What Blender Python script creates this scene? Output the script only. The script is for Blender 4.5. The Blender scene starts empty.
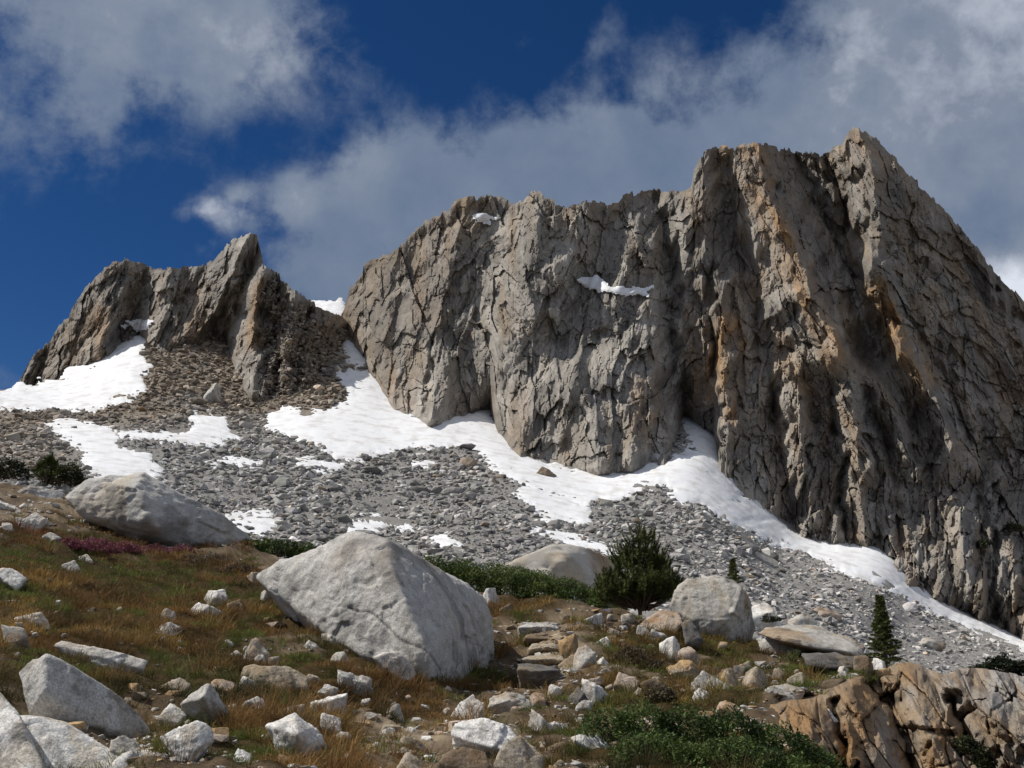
import bpy, bmesh, math
import numpy as np
from mathutils import Vector

sc = bpy.context.scene
COL = sc.collection
rng = np.random.default_rng(7)

# ------------------------------------------------------------------ camera, sky, sun, exposure
PITCH = math.radians(15.0)
F = 1024.0
cam_d = bpy.data.cameras.new('camera')
cam_d.sensor_width = 36.0
cam_d.lens = 36.0
cam_d.clip_start = 0.05
cam_d.clip_end = 20000.0
cam = bpy.data.objects.new('camera', cam_d)
COL.objects.link(cam)
cam.location = (0, 0, 0)
cam.rotation_euler = (math.radians(90) + PITCH, 0, 0)
sc.camera = cam
sc.view_settings.view_transform = 'Standard'
sc.view_settings.look = 'None'
sc.view_settings.gamma = 1.0
sc.view_settings.exposure = 0.18
sc.view_settings.use_curve_mapping = False

TO_SUN = Vector((-0.64, 0.02, 0.77)).normalized()
SUN_STRENGTH = 3.9
SKY_STRENGTH = 0.062
sd = bpy.data.lights.new('sun', 'SUN')
sd.energy = SUN_STRENGTH
sd.angle = math.radians(0.5)
sd.color = (1.0, 0.955, 0.88)
so = bpy.data.objects.new('sun', sd)
COL.objects.link(so)
so.rotation_euler = TO_SUN.to_track_quat('Z', 'Y').to_euler()
so.location = (-50, 0, 60)


def ray(px, py):
    px = np.asarray(px, float); py = np.asarray(py, float)
    x = (px - 512.0) / F
    v = (384.0 - py) / F
    cp, sp = math.cos(PITCH), math.sin(PITCH)
    return np.stack([x + 0 * v, cp - sp * v + 0 * x, sp + cp * v + 0 * x], -1)


def at(px, py, D):
    return ray(px, py) * np.asarray(D, float)[..., None]


def make_world():
    w = bpy.data.worlds.new('World')
    sc.world = w
    w.use_nodes = True
    nt = w.node_tree
    nt.nodes.clear()
    N, L = nt.nodes, nt.links

    def nd(t, **k):
        n = N.new(t)
        for a, b in k.items():
            setattr(n, a, b)
        return n

    def mth(op, a, b=None, c=None, clamp=False):
        n = nd('ShaderNodeMath', operation=op, use_clamp=clamp)
        for i, v in enumerate((a, b, c)):
            if v is None:
                continue
            if isinstance(v, (int, float)):
                n.inputs[i].default_value = v
            else:
                L.new(v, n.inputs[i])
        return n.outputs[0]

    tc = nd('ShaderNodeTexCoord')
    d = tc.outputs['Generated']
    sky = nd('ShaderNodeTexSky', sky_type='NISHITA', sun_disc=False)
    sky.sun_elevation = math.asin(TO_SUN.z)
    sky.sun_rotation = math.atan2(TO_SUN.x, TO_SUN.y)
    sky.altitude = 3400
    sky.air_density = 1.0
    sky.dust_density = 0.0
    sky.ozone_density = 2.5
    hs = nd('ShaderNodeHueSaturation')
    hs.inputs['Hue'].default_value = 0.508
    hs.inputs['Saturation'].default_value = 1.30
    hs.inputs['Value'].default_value = 0.80
    L.new(sky.outputs[0], hs.inputs['Color'])
    sep = nd('ShaderNodeSeparateXYZ')
    L.new(d, sep.inputs[0])
    az = mth('ARCTAN2', sep.outputs[0], sep.outputs[1])
    el = mth('ARCSINE', sep.outputs[2])

    def blob(px, py, rx, ry, rot=0.0):
        r = ray(px, py)
        r = r / np.linalg.norm(r)
        a0 = math.atan2(r[0], r[1]); e0 = math.asin(r[2])
        da = mth('SUBTRACT', az, float(a0)); de = mth('SUBTRACT', el, float(e0))
        c, s = math.cos(rot), math.sin(rot)
        u = mth('ADD', mth('MULTIPLY', da, c * 1024 / rx), mth('MULTIPLY', de, s * 1024 / rx))
        v = mth('ADD', mth('MULTIPLY', da, -s * 1024 / ry), mth('MULTIPLY', de, c * 1024 / ry))
        q = mth('ADD', mth('MULTIPLY', u, u), mth('MULTIPLY', v, v))
        return mth('EXPONENT', mth('MULTIPLY', q, -1.0))

    # noise on the sky direction
    def noise(scale, detail, rough, dist=0.0, off=(0, 0, 0), stretch=(1, 1, 1)):
        m = nd('ShaderNodeMapping')
        m.inputs['Location'].default_value = off
        m.inputs['Scale'].default_value = stretch
        L.new(d, m.inputs['Vector'])
        n = nd('ShaderNodeTexNoise')
        n.inputs['Scale'].default_value = scale
        n.inputs['Detail'].default_value = detail
        n.inputs['Roughness'].default_value = rough
        n.inputs['Distortion'].default_value = dist
        L.new(m.outputs[0], n.inputs['Vector'])
        return n.outputs['Fac']

    blobs = [  # px, py, rx, ry, rot, weight   (where the clouds stand over the ridge)
        (50, 10, 220, 66, 0.0, 1.0), (235, 25, 130, 60, 0.15, 0.70), (100, 105, 75, 55, 0.5, 0.42), (85, 165, 40, 30, 0.5, 0.22), (-90, 130, 110, 50, 0, .5),
        (208, 208, 18, 15, .2, .62), (238, 194, 18, 12, .3, .58), (234, 220, 16, 12, 0, .5), (292, 192, 20, 18, 0, .60), (300, 214, 22, 16, 0, .55), (180, 214, 14, 10, 0, .45), (205, 248, 16, 10, .3, .4), (345, 285, 80, 50, -0.35, 0.95),
        (405, 175, 80, 48, 0.35, 0.80), (560, 165, 170, 68, 0.25, 1.1), (750, 155, 165, 72, 0.33, 1.05), (985, 125, 150, 190, 0.3, 1.3),
        (1180, 80, 210, 250, 0, 1.2), (560, 240, 300, 70, 0, .9), (600, 35, 40, 18, .9, 0.34), (525, 40, 25, 15, .5, 0.25),
        (20, 385, 70, 22, 0.0, 0.45), (1010, 300, 60, 60, 0, 0.5)]
    cov = None
    for (px, py, rx, ry, rot, wt) in blobs:
        t = mth('MULTIPLY', blob(px, py, rx, ry, rot), wt)
        cov = t if cov is None else mth('ADD', cov, t)
    # unseen clouds high up and behind, added as broad patches for ambient fill
    back = mth('MULTIPLY', mth('SUBTRACT', noise(2.2, 3, .5, 0, (3, 1, 0)), 0.33), 3.6)
    front = blob(512, 300, 900, 620)
    back = mth('MULTIPLY', back, mth('SUBTRACT', 1.0, mth('MULTIPLY', front, 1.6, clamp=True), clamp=True))
    cov = mth('ADD', cov, mth('MAXIMUM', back, 0.0))
    n1 = noise(6.5, 10, 0.60, 0.15)
    n2 = noise(19.0, 9, 0.62, 0.1, (2, 0, 5))
    f = mth('ADD', mth('MULTIPLY', mth('SUBTRACT', n1, 0.5), 2.3), mth('MULTIPLY', mth('SUBTRACT', n2, 0.5), 2.0))
    dens = mth('ADD', cov, mth('MULTIPLY', f, mth('MINIMUM', mth('ADD', mth('MULTIPLY', cov, 0.9), 0.35), 1.0)))
    mr = nd('ShaderNodeMapRange', interpolation_type='SMOOTHSTEP')
    mr.inputs['From Min'].default_value = 0.20
    mr.inputs['From Max'].default_value = 1.05
    L.new(dens, mr.inputs['Value'])
    alpha = mr.outputs[0]
    # unseen clouds behind the viewer, brightened as added fill light; these show grey undersides
    fill_boost = mth('SUBTRACT', 1.0, mth('MULTIPLY', front, 2.2, clamp=True), clamp=True)
    # cloud brightness: grey bellies, brighter thin sunlit heads
    bright = None
    for (px, py, rx, ry, rot, wt) in [(222, 204, 36, 24, 0.3, .62), (292, 196, 28, 24, 0, .45), (835, 85, 40, 70, -.3, 0.22), (1020, 295, 40, 40, 0, .9), (1000, 40, 170, 130, 0, .38),
                                      (200, 40, 170, 50, 0, 0.30), (95, 95, 50, 50, 0, 0.12), (640, 85, 90, 35, .3, .22), (355, 160, 50, 35, .5, .2)]:
        t = mth('MULTIPLY', blob(px, py, rx, ry, rot), wt)
        bright = t if bright is None else mth('ADD', bright, t)
    n3 = noise(13.0, 8, 0.60, 0.0, (7, 3, 1))
    bright = mth('MULTIPLY', bright, mth('ADD', mth('MULTIPLY', mth('SUBTRACT', n3, 0.5), 2.6), 0.85))
    bright = mth('ADD', bright, mth('MULTIPLY', mth('SUBTRACT', n3, 0.5), 0.5))
    cr = nd('ShaderNodeValToRGB')
    e = cr.color_ramp.elements
    e[0].position = 0.0; e[0].color = (0.115, 0.165, 0.255, 1)
    e[1].position = 1.0; e[1].color = (0.72, 0.76, 0.83, 1)
    m = cr.color_ramp.elements.new(0.4); m.color = (0.225, 0.265, 0.335, 1)
    L.new(mth('ADD', mth('ADD', bright, 0.13), mth('MULTIPLY', fill_boost, 0.85), clamp=True), cr.inputs[0])
    skys = nd('ShaderNodeVectorMath', operation='SCALE')
    skys.inputs['Scale'].default_value = SKY_STRENGTH
    L.new(hs.outputs[0], skys.inputs[0])
    mix = nd('ShaderNodeMix', data_type='RGBA')
    L.new(mth('MULTIPLY', alpha, mth('ADD', 0.70, mth('MULTIPLY', n1, 0.42)), clamp=True), mix.inputs['Factor'])
    L.new(skys.outputs[0], mix.inputs['A'])
    L.new(cr.outputs[0], mix.inputs['B'])
    bg = nd('ShaderNodeBackground')
    bg.inputs['Strength'].default_value = 1.0
    L.new(mix.outputs['Result'], bg.inputs['Color'])
    out = nd('ShaderNodeOutputWorld')
    L.new(bg.outputs[0], out.inputs['Surface'])


make_world()

# ------------------------------------------------------------------ numpy noise helpers


def _h(ix, iy, iz, seed):
    x = (ix.astype(np.int64) * 374761393 + iy.astype(np.int64) * 668265263 + iz.astype(np.int64) * 2147483647 + seed * 1274126177) & 0xFFFFFFFF
    x = ((x ^ (x >> 13)) * 1274126177) & 0xFFFFFFFF
    x = ((x ^ (x >> 16)) * 2246822519) & 0xFFFFFFFF
    x = x ^ (x >> 15)
    return (x & 0xFFFFFF).astype(np.float64) / float(0xFFFFFF)


def vnoise(p, seed=0):
    """value noise, p (...,2 or 3) -> -1..1"""
    if p.shape[-1] == 2:
        p = np.concatenate([p, np.zeros(p.shape[:-1] + (1,))], -1)
    i = np.floor(p).astype(np.int64)
    f = p - i
    f = f * f * f * (f * (f * 6 - 15) + 10)
    r = 0
    flat = not np.any(f[..., 2])
    for dx in (0, 1):
        wx = f[..., 0] if dx else 1 - f[..., 0]
        for dy in (0, 1):
            wy = f[..., 1] if dy else 1 - f[..., 1]
            for dz in ((0,) if flat else (0, 1)):
                wz = f[..., 2] if dz else 1 - f[..., 2]
                r = r + wx * wy * wz * _h(i[..., 0] + dx, i[..., 1] + dy, i[..., 2] + dz, seed)
    return r * 2 - 1


def fbm(p, octaves=4, seed=0, rough=0.5):
    a, s, t = 1.0, 0, 0
    for o in range(octaves):
        s = s + a * vnoise(p * (2.03 ** o) + 17.3 * o, seed + o)
        t += a
        a *= rough
    return s / t * 1.6


def facet(u, v, cw, ch, seed):
    """jittered cells: returns (offset -1..1, tilt_u, tilt_v times distance to the cell's middle, F2-F1 in cells, random per cell)"""
    x = u / cw; y = v / ch
    ix = np.floor(x); iy = np.floor(y)
    best = np.full(u.shape, 1e9); second = np.full(u.shape, 1e9)
    bx = np.zeros(u.shape); by = np.zeros(u.shape); dxb = np.zeros(u.shape); dyb = np.zeros(u.shape)
    z = np.zeros(u.shape, np.int64)
    for ox in (-1, 0, 1):
        for oy in (-1, 0, 1):
            cx = ix + ox; cy = iy + oy
            jx = _h(cx, cy, z, seed); jy = _h(cx, cy, z, seed + 1)
            dx = x - (cx + jx); dy = y - (cy + jy)
            ax_, ay_ = np.abs(dx), np.abs(dy)
            d = (np.maximum(ax_, ay_) + 0.25 * np.minimum(ax_, ay_)) ** 2
            m = d < best
            second = np.where(m, best, np.minimum(second, d))
            best = np.where(m, d, best)
            bx = np.where(m, cx, bx); by = np.where(m, cy, by)
            dxb = np.where(m, dx, dxb); dyb = np.where(m, dy, dyb)
    o = _h(bx, by, z, seed + 2) * 2 - 1
    tu = _h(bx, by, z, seed + 3) * 2 - 1
    tv = _h(bx, by, z, seed + 4) * 2 - 1
    r = _h(bx, by, z, seed + 5)
    return o, tu * dxb * cw, tv * dyb * ch, np.sqrt(second) - np.sqrt(best), r


def plane_noise(u, v, cw, ch, seed, skew=0.0):
    """flat triangular faces meeting in straight creases, -1..1"""
    x = u / cw + skew * v / ch; y = v / ch
    ix = np.floor(x); iy = np.floor(y)
    fx = x - ix; fy = y - iy
    z = np.zeros(u.shape, np.int64)
    a = _h(ix, iy, z, seed); b = _h(ix + 1, iy, z, seed); c = _h(ix, iy + 1, z, seed); d = _h(ix + 1, iy + 1, z, seed)
    up = fx + fy < 1
    r = np.where(up, a + (b - a) * fx + (c - a) * fy, d + (c - d) * (1 - fx) + (b - d) * (1 - fy))
    return r * 2 - 1


def tps(ctrl, reg=1e-4):
    c = np.array(ctrl, float)
    P = c[:, :2] / 100.0
    val = np.log(c[:, 2])
    n = len(P)

    def phi(r2):
        return 0.5 * r2 * np.log(np.maximum(r2, 1e-12))
    K = phi(((P[:, None] - P[None]) ** 2).sum(-1)) + reg * np.eye(n) * n
    A = np.zeros((n + 3, n + 3))
    A[:n, :n] = K
    A[:n, n] = 1; A[:n, n + 1:] = P
    A[n, :n] = 1; A[n + 1:, :n] = P.T
    w = np.linalg.solve(A, np.concatenate([val, [0, 0, 0]]))

    def f(px, py):
        px = np.asarray(px, float); py = np.asarray(py, float)
        sh = np.broadcast(px, py).shape
        X = np.broadcast_to(px, sh).ravel() / 100; Y = np.broadcast_to(py, sh).ravel() / 100
        out = w[n] + w[n + 1] * X + w[n + 2] * Y
        for k in range(n):
            out = out + w[k] * phi((X - P[k, 0]) ** 2 + (Y - P[k, 1]) ** 2)
        return np.exp(out).reshape(sh)
    return f


def pl(xs, pts):
    a = np.array(pts, float)
    return np.interp(xs, a[:, 0], a[:, 1])


def sstep(x, a, b):
    t = np.clip((x - a) / (b - a), 0, 1)
    return t * t * (3 - 2 * t)


def poly_sd(px, py, poly):
    """signed distance (px), positive inside"""
    poly = np.array(poly, float)
    d = np.full(px.shape, 1e9)
    inside = np.zeros(px.shape, bool)
    n = len(poly)
    for i in range(n):
        x0, y0 = poly[i]; x1, y1 = poly[(i + 1) % n]
        ex, ey = x1 - x0, y1 - y0
        t = np.clip(((px - x0) * ex + (py - y0) * ey) / (ex * ex + ey * ey + 1e-9), 0, 1)
        d = np.minimum(d, (px - x0 - t * ex) ** 2 + (py - y0 - t * ey) ** 2)
        c = ((y0 > py) != (y1 > py))
        xi = x0 + (py - y0) * ex / (ey if abs(ey) > 1e-9 else 1e-9)
        inside ^= c & (px < xi)
    d = np.sqrt(d)
    return np.where(inside, d, -d)


# ------------------------------------------------------------------ mesh + object helpers


def mesh_np(name, V, faces, mat, col=None, smooth=False, parent=None, origin=None, uv=None):
    """V (n,3); faces: list of int arrays (each (m,k)); col (n,3) point colour"""
    V = np.asarray(V, float)
    if origin is None:
        origin = (0, 0, 0)
    V = V - np.array(origin)
    if not isinstance(faces, (list, tuple)):
        faces = [faces]
    faces = [np.asarray(f, np.int32) for f in faces if len(f)]
    me = bpy.data.meshes.new(name)
    me.vertices.add(len(V))
    me.vertices.foreach_set('co', V.astype(np.float32).ravel())
    idx = np.concatenate([f.ravel() for f in faces])
    tot = np.concatenate([np.full(len(f), f.shape[1], np.int32) for f in faces])
    start = np.concatenate([[0], np.cumsum(tot)[:-1]]).astype(np.int32)
    me.loops.add(len(idx))
    me.loops.foreach_set('vertex_index', idx)
    me.polygons.add(len(tot))
    me.polygons.foreach_set('loop_start', start)
    me.polygons.foreach_set('loop_total', tot)
    me.polygons.foreach_set('use_smooth', np.full(len(tot), smooth, bool))
    me.update(calc_edges=True)
    if col is not None:
        a = me.attributes.new('col', 'FLOAT_COLOR', 'POINT')
        c4 = np.ones((len(V), 4), np.float32)
        c4[:, :3] = np.clip(col, 0, 1)
        a.data.foreach_set('color', c4.ravel())
    me.materials.append(mat)
    o = bpy.data.objects.new(name, me)
    COL.objects.link(o)
    if parent is not None:
        o.parent = parent
        o.location = Vector(origin) - parent.location
    else:
        o.location = origin
    return o


def tag(o, label, cat=None, group=None, kind=None):
    if label: o['label'] = label
    if cat: o['category'] = cat
    if group: o['group'] = group
    if kind: o['kind'] = kind
    return o


def empty(name, loc, label, cat, group=None):
    o = bpy.data.objects.new(name, None)
    COL.objects.link(o)
    o.location = loc
    return tag(o, label, cat, group)


def grid_faces(nr, nc):
    i = np.arange(nr * nc).reshape(nr, nc)
    return np.stack([i[:-1, :-1], i[1:, :-1], i[1:, 1:], i[:-1, 1:]], -1).reshape(-1, 4)


def ico(sub):
    bm = bmesh.new()
    bmesh.ops.create_icosphere(bm, subdivisions=sub, radius=1.0)
    V = np.array([v.co[:] for v in bm.verts])
    Fc = np.array([[v.index for v in f.verts] for f in bm.faces], np.int32)
    bm.free()
    V /= np.linalg.norm(V, axis=1, keepdims=True)
    return V, Fc


_ICO = {}


def get_ico(s):
    if s not in _ICO:
        _ICO[s] = ico(s)
    return _ICO[s]


# ------------------------------------------------------------------ materials


def mat_base(name):
    m = bpy.data.materials.new(name)
    m.use_nodes = True
    nt = m.node_tree
    return m, nt, nt.nodes, nt.links, nt.nodes['Principled BSDF']


def rock_material(name, bump_scale, speck_scale, bump=0.5, dist=0.03, speck=0.35, rough=0.9):
    m, nt, N, L, bs = mat_base(name)
    at_ = N.new('ShaderNodeAttribute'); at_.attribute_name = 'col'
    tc = N.new('ShaderNodeTexCoord')

    def noise(sc_, det, ro):
        n = N.new('ShaderNodeTexNoise')
        n.inputs['Scale'].default_value = sc_
        n.inputs['Detail'].default_value = det
        n.inputs['Roughness'].default_value = ro
        L.new(tc.outputs['Object'], n.inputs['Vector'])
        return n.outputs['Fac']
    n1 = noise(speck_scale, 4, 0.7)
    mr = N.new('ShaderNodeMapRange')
    mr.inputs['From Min'].default_value = 0.3; mr.inputs['From Max'].default_value = 0.7
    mr.inputs['To Min'].default_value = 1 - speck; mr.inputs['To Max'].default_value = 1 + speck
    L.new(n1, mr.inputs['Value'])
    n2 = noise(speck_scale * 0.13, 5, 0.65)
    mr2 = N.new('ShaderNodeMapRange')
    mr2.inputs['From Min'].default_value = 0.3; mr2.inputs['From Max'].default_value = 0.7
    mr2.inputs['To Min'].default_value = 0.80; mr2.inputs['To Max'].default_value = 1.18
    L.new(n2, mr2.inputs['Value'])
    mm = N.new('ShaderNodeMath'); mm.operation = 'MULTIPLY'
    L.new(mr.outputs[0], mm.inputs[0]); L.new(mr2.outputs[0], mm.inputs[1])
    sc_ = N.new('ShaderNodeVectorMath'); sc_.operation = 'SCALE'
    L.new(at_.outputs['Color'], sc_.inputs[0]); L.new(mm.outputs[0], sc_.inputs['Scale'])
    L.new(sc_.outputs[0], bs.inputs['Base Color'])
    bs.inputs['Roughness'].default_value = rough
    bs.inputs['Specular IOR Level'].default_value = 0.2
    b = N.new('ShaderNodeBump')
    b.inputs['Strength'].default_value = bump
    b.inputs['Distance'].default_value = dist
    L.new(noise(bump_scale, 7, 0.68), b.inputs['Height'])
    L.new(b.outputs[0], bs.inputs['Normal'])
    return m


M_STONE = rock_material('granite_stone', 12.0, 55.0, 0.7, 0.05, 0.42)
M_CLIFF = rock_material('cliff_rock', 0.6, 1.6, 0.35, 0.6, 0.20)
M_SCREE = rock_material('scree_rock', 1.8, 4.0, 0.6, 0.2, 0.22)


def snow_material():
    m, nt, N, L, bs = mat_base('old_snow')
    tc = N.new('ShaderNodeTexCoord')
    n = N.new('ShaderNodeTexNoise'); n.inputs['Scale'].default_value = 0.22; n.inputs['Detail'].default_value = 6
    n.inputs['Roughness'].default_value = 0.6
    L.new(tc.outputs['Object'], n.inputs['Vector'])
    cr = N.new('ShaderNodeValToRGB')
    cr.color_ramp.elements[0].position = 0.33; cr.color_ramp.elements[0].color = (0.62, 0.60, 0.575, 1)
    cr.color_ramp.elements[1].position = 0.52; cr.color_ramp.elements[1].color = (0.78, 0.785, 0.79, 1)
    L.new(n.outputs['Fac'], cr.inputs[0])
    L.new(cr.outputs[0], bs.inputs['Base Color'])
    bs.inputs['Roughness'].default_value = 0.7
    bs.inputs['Specular IOR Level'].default_value = 0.1
    n2 = N.new('ShaderNodeTexNoise'); n2.inputs['Scale'].default_value = 0.8; n2.inputs['Detail'].default_value = 4
    L.new(tc.outputs['Object'], n2.inputs['Vector'])
    b = N.new('ShaderNodeBump'); b.inputs['Strength'].default_value = 0.35; b.inputs['Distance'].default_value = 0.25
    L.new(n2.outputs['Fac'], b.inputs['Height']); L.new(b.outputs[0], bs.inputs['Normal'])
    return m


M_SNOW = snow_material()


def attr_mat(name, rough=0.85, transl=0.0, spec=0.15, bump=None):
    m, nt, N, L, bs = mat_base(name)
    a = N.new('ShaderNodeAttribute'); a.attribute_name = 'col'
    L.new(a.outputs['Color'], bs.inputs['Base Color'])
    bs.inputs['Roughness'].default_value = rough
    bs.inputs['Specular IOR Level'].default_value = spec
    if transl > 0:
        t = N.new('ShaderNodeBsdfTranslucent')
        L.new(a.outputs['Color'], t.inputs['Color'])
        mx = N.new('ShaderNodeMixShader'); mx.inputs[0].default_value = transl
        L.new(bs.outputs[0], mx.inputs[1]); L.new(t.outputs[0], mx.inputs[2])
        L.new(mx.outputs[0], N['Material Output'].inputs['Surface'])
    if bump:
        tc = N.new('ShaderNodeTexCoord')
        n = N.new('ShaderNodeTexNoise'); n.inputs['Scale'].default_value = bump[0]; n.inputs['Detail'].default_value = 6
        n.inputs['Roughness'].default_value = 0.7
        L.new(tc.outputs['Object'], n.inputs['Vector'])
        b = N.new('ShaderNodeBump'); b.inputs['Strength'].default_value = 0.8; b.inputs['Distance'].default_value = bump[1]
        L.new(n.outputs['Fac'], b.inputs['Height']); L.new(b.outputs[0], bs.inputs['Normal'])
    return m


M_SOIL = attr_mat('soil', 0.95, 0, 0.1, (14.0, 0.05))
M_GRASS = attr_mat('grass_blade', 0.7, 0.25, 0.2)
M_LEAF = attr_mat('leaf', 0.6, 0.25, 0.25)
M_NEEDLE = attr_mat('needle', 0.7, 0.12, 0.15)
M_BARK = attr_mat('bark', 0.9, 0, 0.1, (30.0, 0.02))

# ------------------------------------------------------------------ depth maps of the ground (metres along the view, from pixel measurements)
D_TAL = tps([(1190, 660, 270), (1190, 740, 175), (1024, 640, 280), (1024, 665, 225), (1024, 715, 150), (940, 600, 293), (900, 640, 215), (900, 690, 150), (890, 552, 312), (860, 600, 235), (800, 535, 318), (800, 640, 160),
             (700, 440, 345), (700, 505, 268), (700, 580, 175), (600, 560, 178), (600, 468, 315), (600, 620, 130), (520, 455, 318), (500, 560, 165), (500, 500, 235), (430, 420, 350), (430, 480, 265),
             (400, 560, 165), (300, 410, 350), (300, 470, 258), (300, 540, 172), (200, 410, 345), (200, 470, 240), (200, 530, 165), (100, 400, 350), (100, 450, 250), (100, 490, 180), (0, 384, 390),
             (0, 415, 310), (0, 470, 180), (-150, 390, 380), (-150, 470, 175), (395, 405, 372), (365, 362, 420), (342, 312, 470), (270, 385, 400), (200, 345, 430), (130, 345, 435), (60, 385, 400)], 1e-5)

D_NEAR = tps([(-150, 830, 5.2), (300, 830, 5.8), (700, 830, 6.6), (1170, 830, 12.6), (0, 768, 6.5), (250, 768, 7.4), (500, 768, 8.3), (700, 768, 9.0), (780, 768, 9.6), (850, 768, 11.6), (905, 768, 13.2), (1024, 768, 14.2), (1170, 768, 14.0), (1024, 830, 13.0), (880, 830, 11.6), (-150, 640, 11), (0, 650, 11), (250, 700, 10.6),
              (250, 600, 20), (0, 550, 20), (-150, 550, 19), (-150, 470, 34), (120, 540, 27), (0, 490, 32), (260, 560, 26), (450, 690, 14.2), (530, 690, 14.8), (560, 640, 18.5), (600, 600, 25), (500, 600, 25.5), (700, 690, 14.6),
              (720, 645, 21), (850, 685, 15.5), (800, 650, 20), (900, 672, 18), (1000, 705, 16), (1170, 735, 15), (400, 600, 22), (350, 660, 14.5), (940, 720, 15.0), (820, 720, 12.6), (870, 720, 14.2)], 1e-5)

_D_NEAR = D_NEAR


def D_NEAR(px, py):
    return _D_NEAR(np.clip(px, -170, 1185), py)


NEAR_CREST = [(-460, 440), (-160, 468), (0, 482), (60, 490), (140, 522), (230, 546), (300, 562), (420, 582), (500, 597), (560, 601), (640, 616), (700, 633), (760, 641), (850, 663), (900, 672), (960, 690), (1024, 706), (1180, 738), (1460, 745)]


OUTCROP = [(764, 702), (785, 697), (804, 695), (822, 692), (836, 683), (850, 676), (868, 674), (890, 664), (909, 658), (930, 666), (950, 668), (966, 660), (1005, 660), (1085, 680), (1250, 740), (1250, 860), (850, 860), (836, 772), (806, 752), (779, 728)]


def near_ground_noise(P):
    q = P[..., :2]
    return 0.10 * fbm(q * 0.55, 3, 51) + 0.085 * fbm(q * 2.0, 3, 52)


# ------------------------------------------------------------------ distant plain under everything
def ground_sheet():
    n = 60
    r = np.concatenate([[0.5], np.geomspace(30, 9000, n - 1)])
    a = np.linspace(0, 2 * math.pi, 97)
    R, A = np.meshgrid(r, a, indexing='ij')
    X = R * np.sin(A); Y = R * np.cos(A)
    Z = -3.0 - 4.0 * sstep(R, 3, 60) - 18 * sstep(R, 60, 300) + 6 * fbm(np.stack([X, Y], -1) / 250, 4, 91) * sstep(R, 100, 600)
    V = np.stack([X, Y, Z], -1).reshape(-1, 3)
    c = np.array([0.17, 0.16, 0.145]) * (1 + 0.25 * fbm(V[:, :2] / 60, 4, 92))[:, None]
    o = mesh_np('ground', V, grid_faces(n, 97), M_SCREE, c, True)
    tag(o, None, None, None, 'structure')


ground_sheet()

# ------------------------------------------------------------------ talus basin
TAL_TOP = [(-170, 400), (0, 390), (18, 389), (60, 380), (100, 362), (112, 355), (126, 341), (150, 338), (200, 322), (320, 312), (332, 305), (345, 304), (352, 318), (370, 345), (400, 375), (500, 390), (640, 395), (720, 400), (800, 470), (860, 510), (1024, 600), (1200, 690)]


def talus_z_noise(P):
    q = P[..., :2]
    return 0.45 * fbm(q / 9.0, 4, 61) + 0.25 * fbm(q / 1.8, 2, 62)


def talus_colour(px, py, P):
    q = P[..., :2]
    grey = np.array([0.315, 0.30, 0.278])
    brown = np.array([0.29, 0.24, 0.185])
    pale = np.array([0.48, 0.455, 0.425])
    bl = sstep(py, 450, 395) * sstep(px, 420, 330) + 0.55 * sstep(px, 130, 20) * sstep(py, 490, 460) * sstep(py, 395, 420)
    bl = np.clip(bl + 0.5 * fbm(q / 14, 3, 63) * bl, 0, 1)
    pr = sstep(px, 560, 760) * 0.55 + 0.25 * fbm(q / 25, 3, 64)
    pr = np.clip(pr, 0, 1) * (1 - bl)
    c = grey + (brown - grey) * bl[..., None]
    c = c + (pale - c) * pr[..., None] * 0.55
    return c


def talus_sheet():
    xs = np.arange(-165, 1195, 2.0)
    nr = 200
    t = np.linspace(0, 1, nr) ** 1.0
    top = pl(xs, TAL_TOP)
    bot = np.full(xs.shape, 745.0)
    PX = np.broadcast_to(xs, (nr, len(xs)))
    PY = top + (bot - top) * t[:, None]
    D = D_TAL(PX, PY)
    P = at(PX, PY, D)
    P[..., 2] += talus_z_noise(P)
    c = talus_colour(PX, PY, P) * 0.72
    # the back side, falling away behind the skyline
    d = P[0].copy(); d[:, :2] /= np.linalg.norm(d[:, :2], axis=1, keepdims=True)
    b1 = P[0].copy(); b1[:, :2] += d[:, :2] * 40; b1[:, 2] -= 12
    b2 = P[0].copy(); b2[:, :2] += d[:, :2] * 300; b2[:, 2] = -20
    P = np.concatenate([b2[None], b1[None], P]); c = np.concatenate([c[:1], c[:1], c])
    o = mesh_np('talus_slope', P.reshape(-1, 3), grid_faces(nr + 2, len(xs)), M_SCREE, c.reshape(-1, 3), True)
    tag(o, None, None, None, 'structure')


talus_sheet()

# ------------------------------------------------------------------ cliffs


def feature(px, py, pts, amp, wl, wr, end=25, sharp=1.0):
    a = np.array(pts, float)
    cx = np.interp(py, a[:, 1], a[:, 0])
    wq = np.stack([px / 40 + a[0, 0], py / 32], -1)
    dx = px - cx + 3.0 * fbm(wq * 1.3, 3, 88) + 4.5 * plane_noise(px, py, 13, 21, 89, .4) + 2.2 * plane_noise(px, py, 5, 9, 90, -.3)
    w = np.where(dx < 0, wl, wr)
    g = np.clip(1 - np.abs(dx) / w, 0, 1) ** sharp
    e = sstep(py, a[0, 1] - end, a[0, 1] + end * 0.3) * sstep(py, a[-1, 1] + end, a[-1, 1] - end * 0.3)
    return amp * g * e


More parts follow.
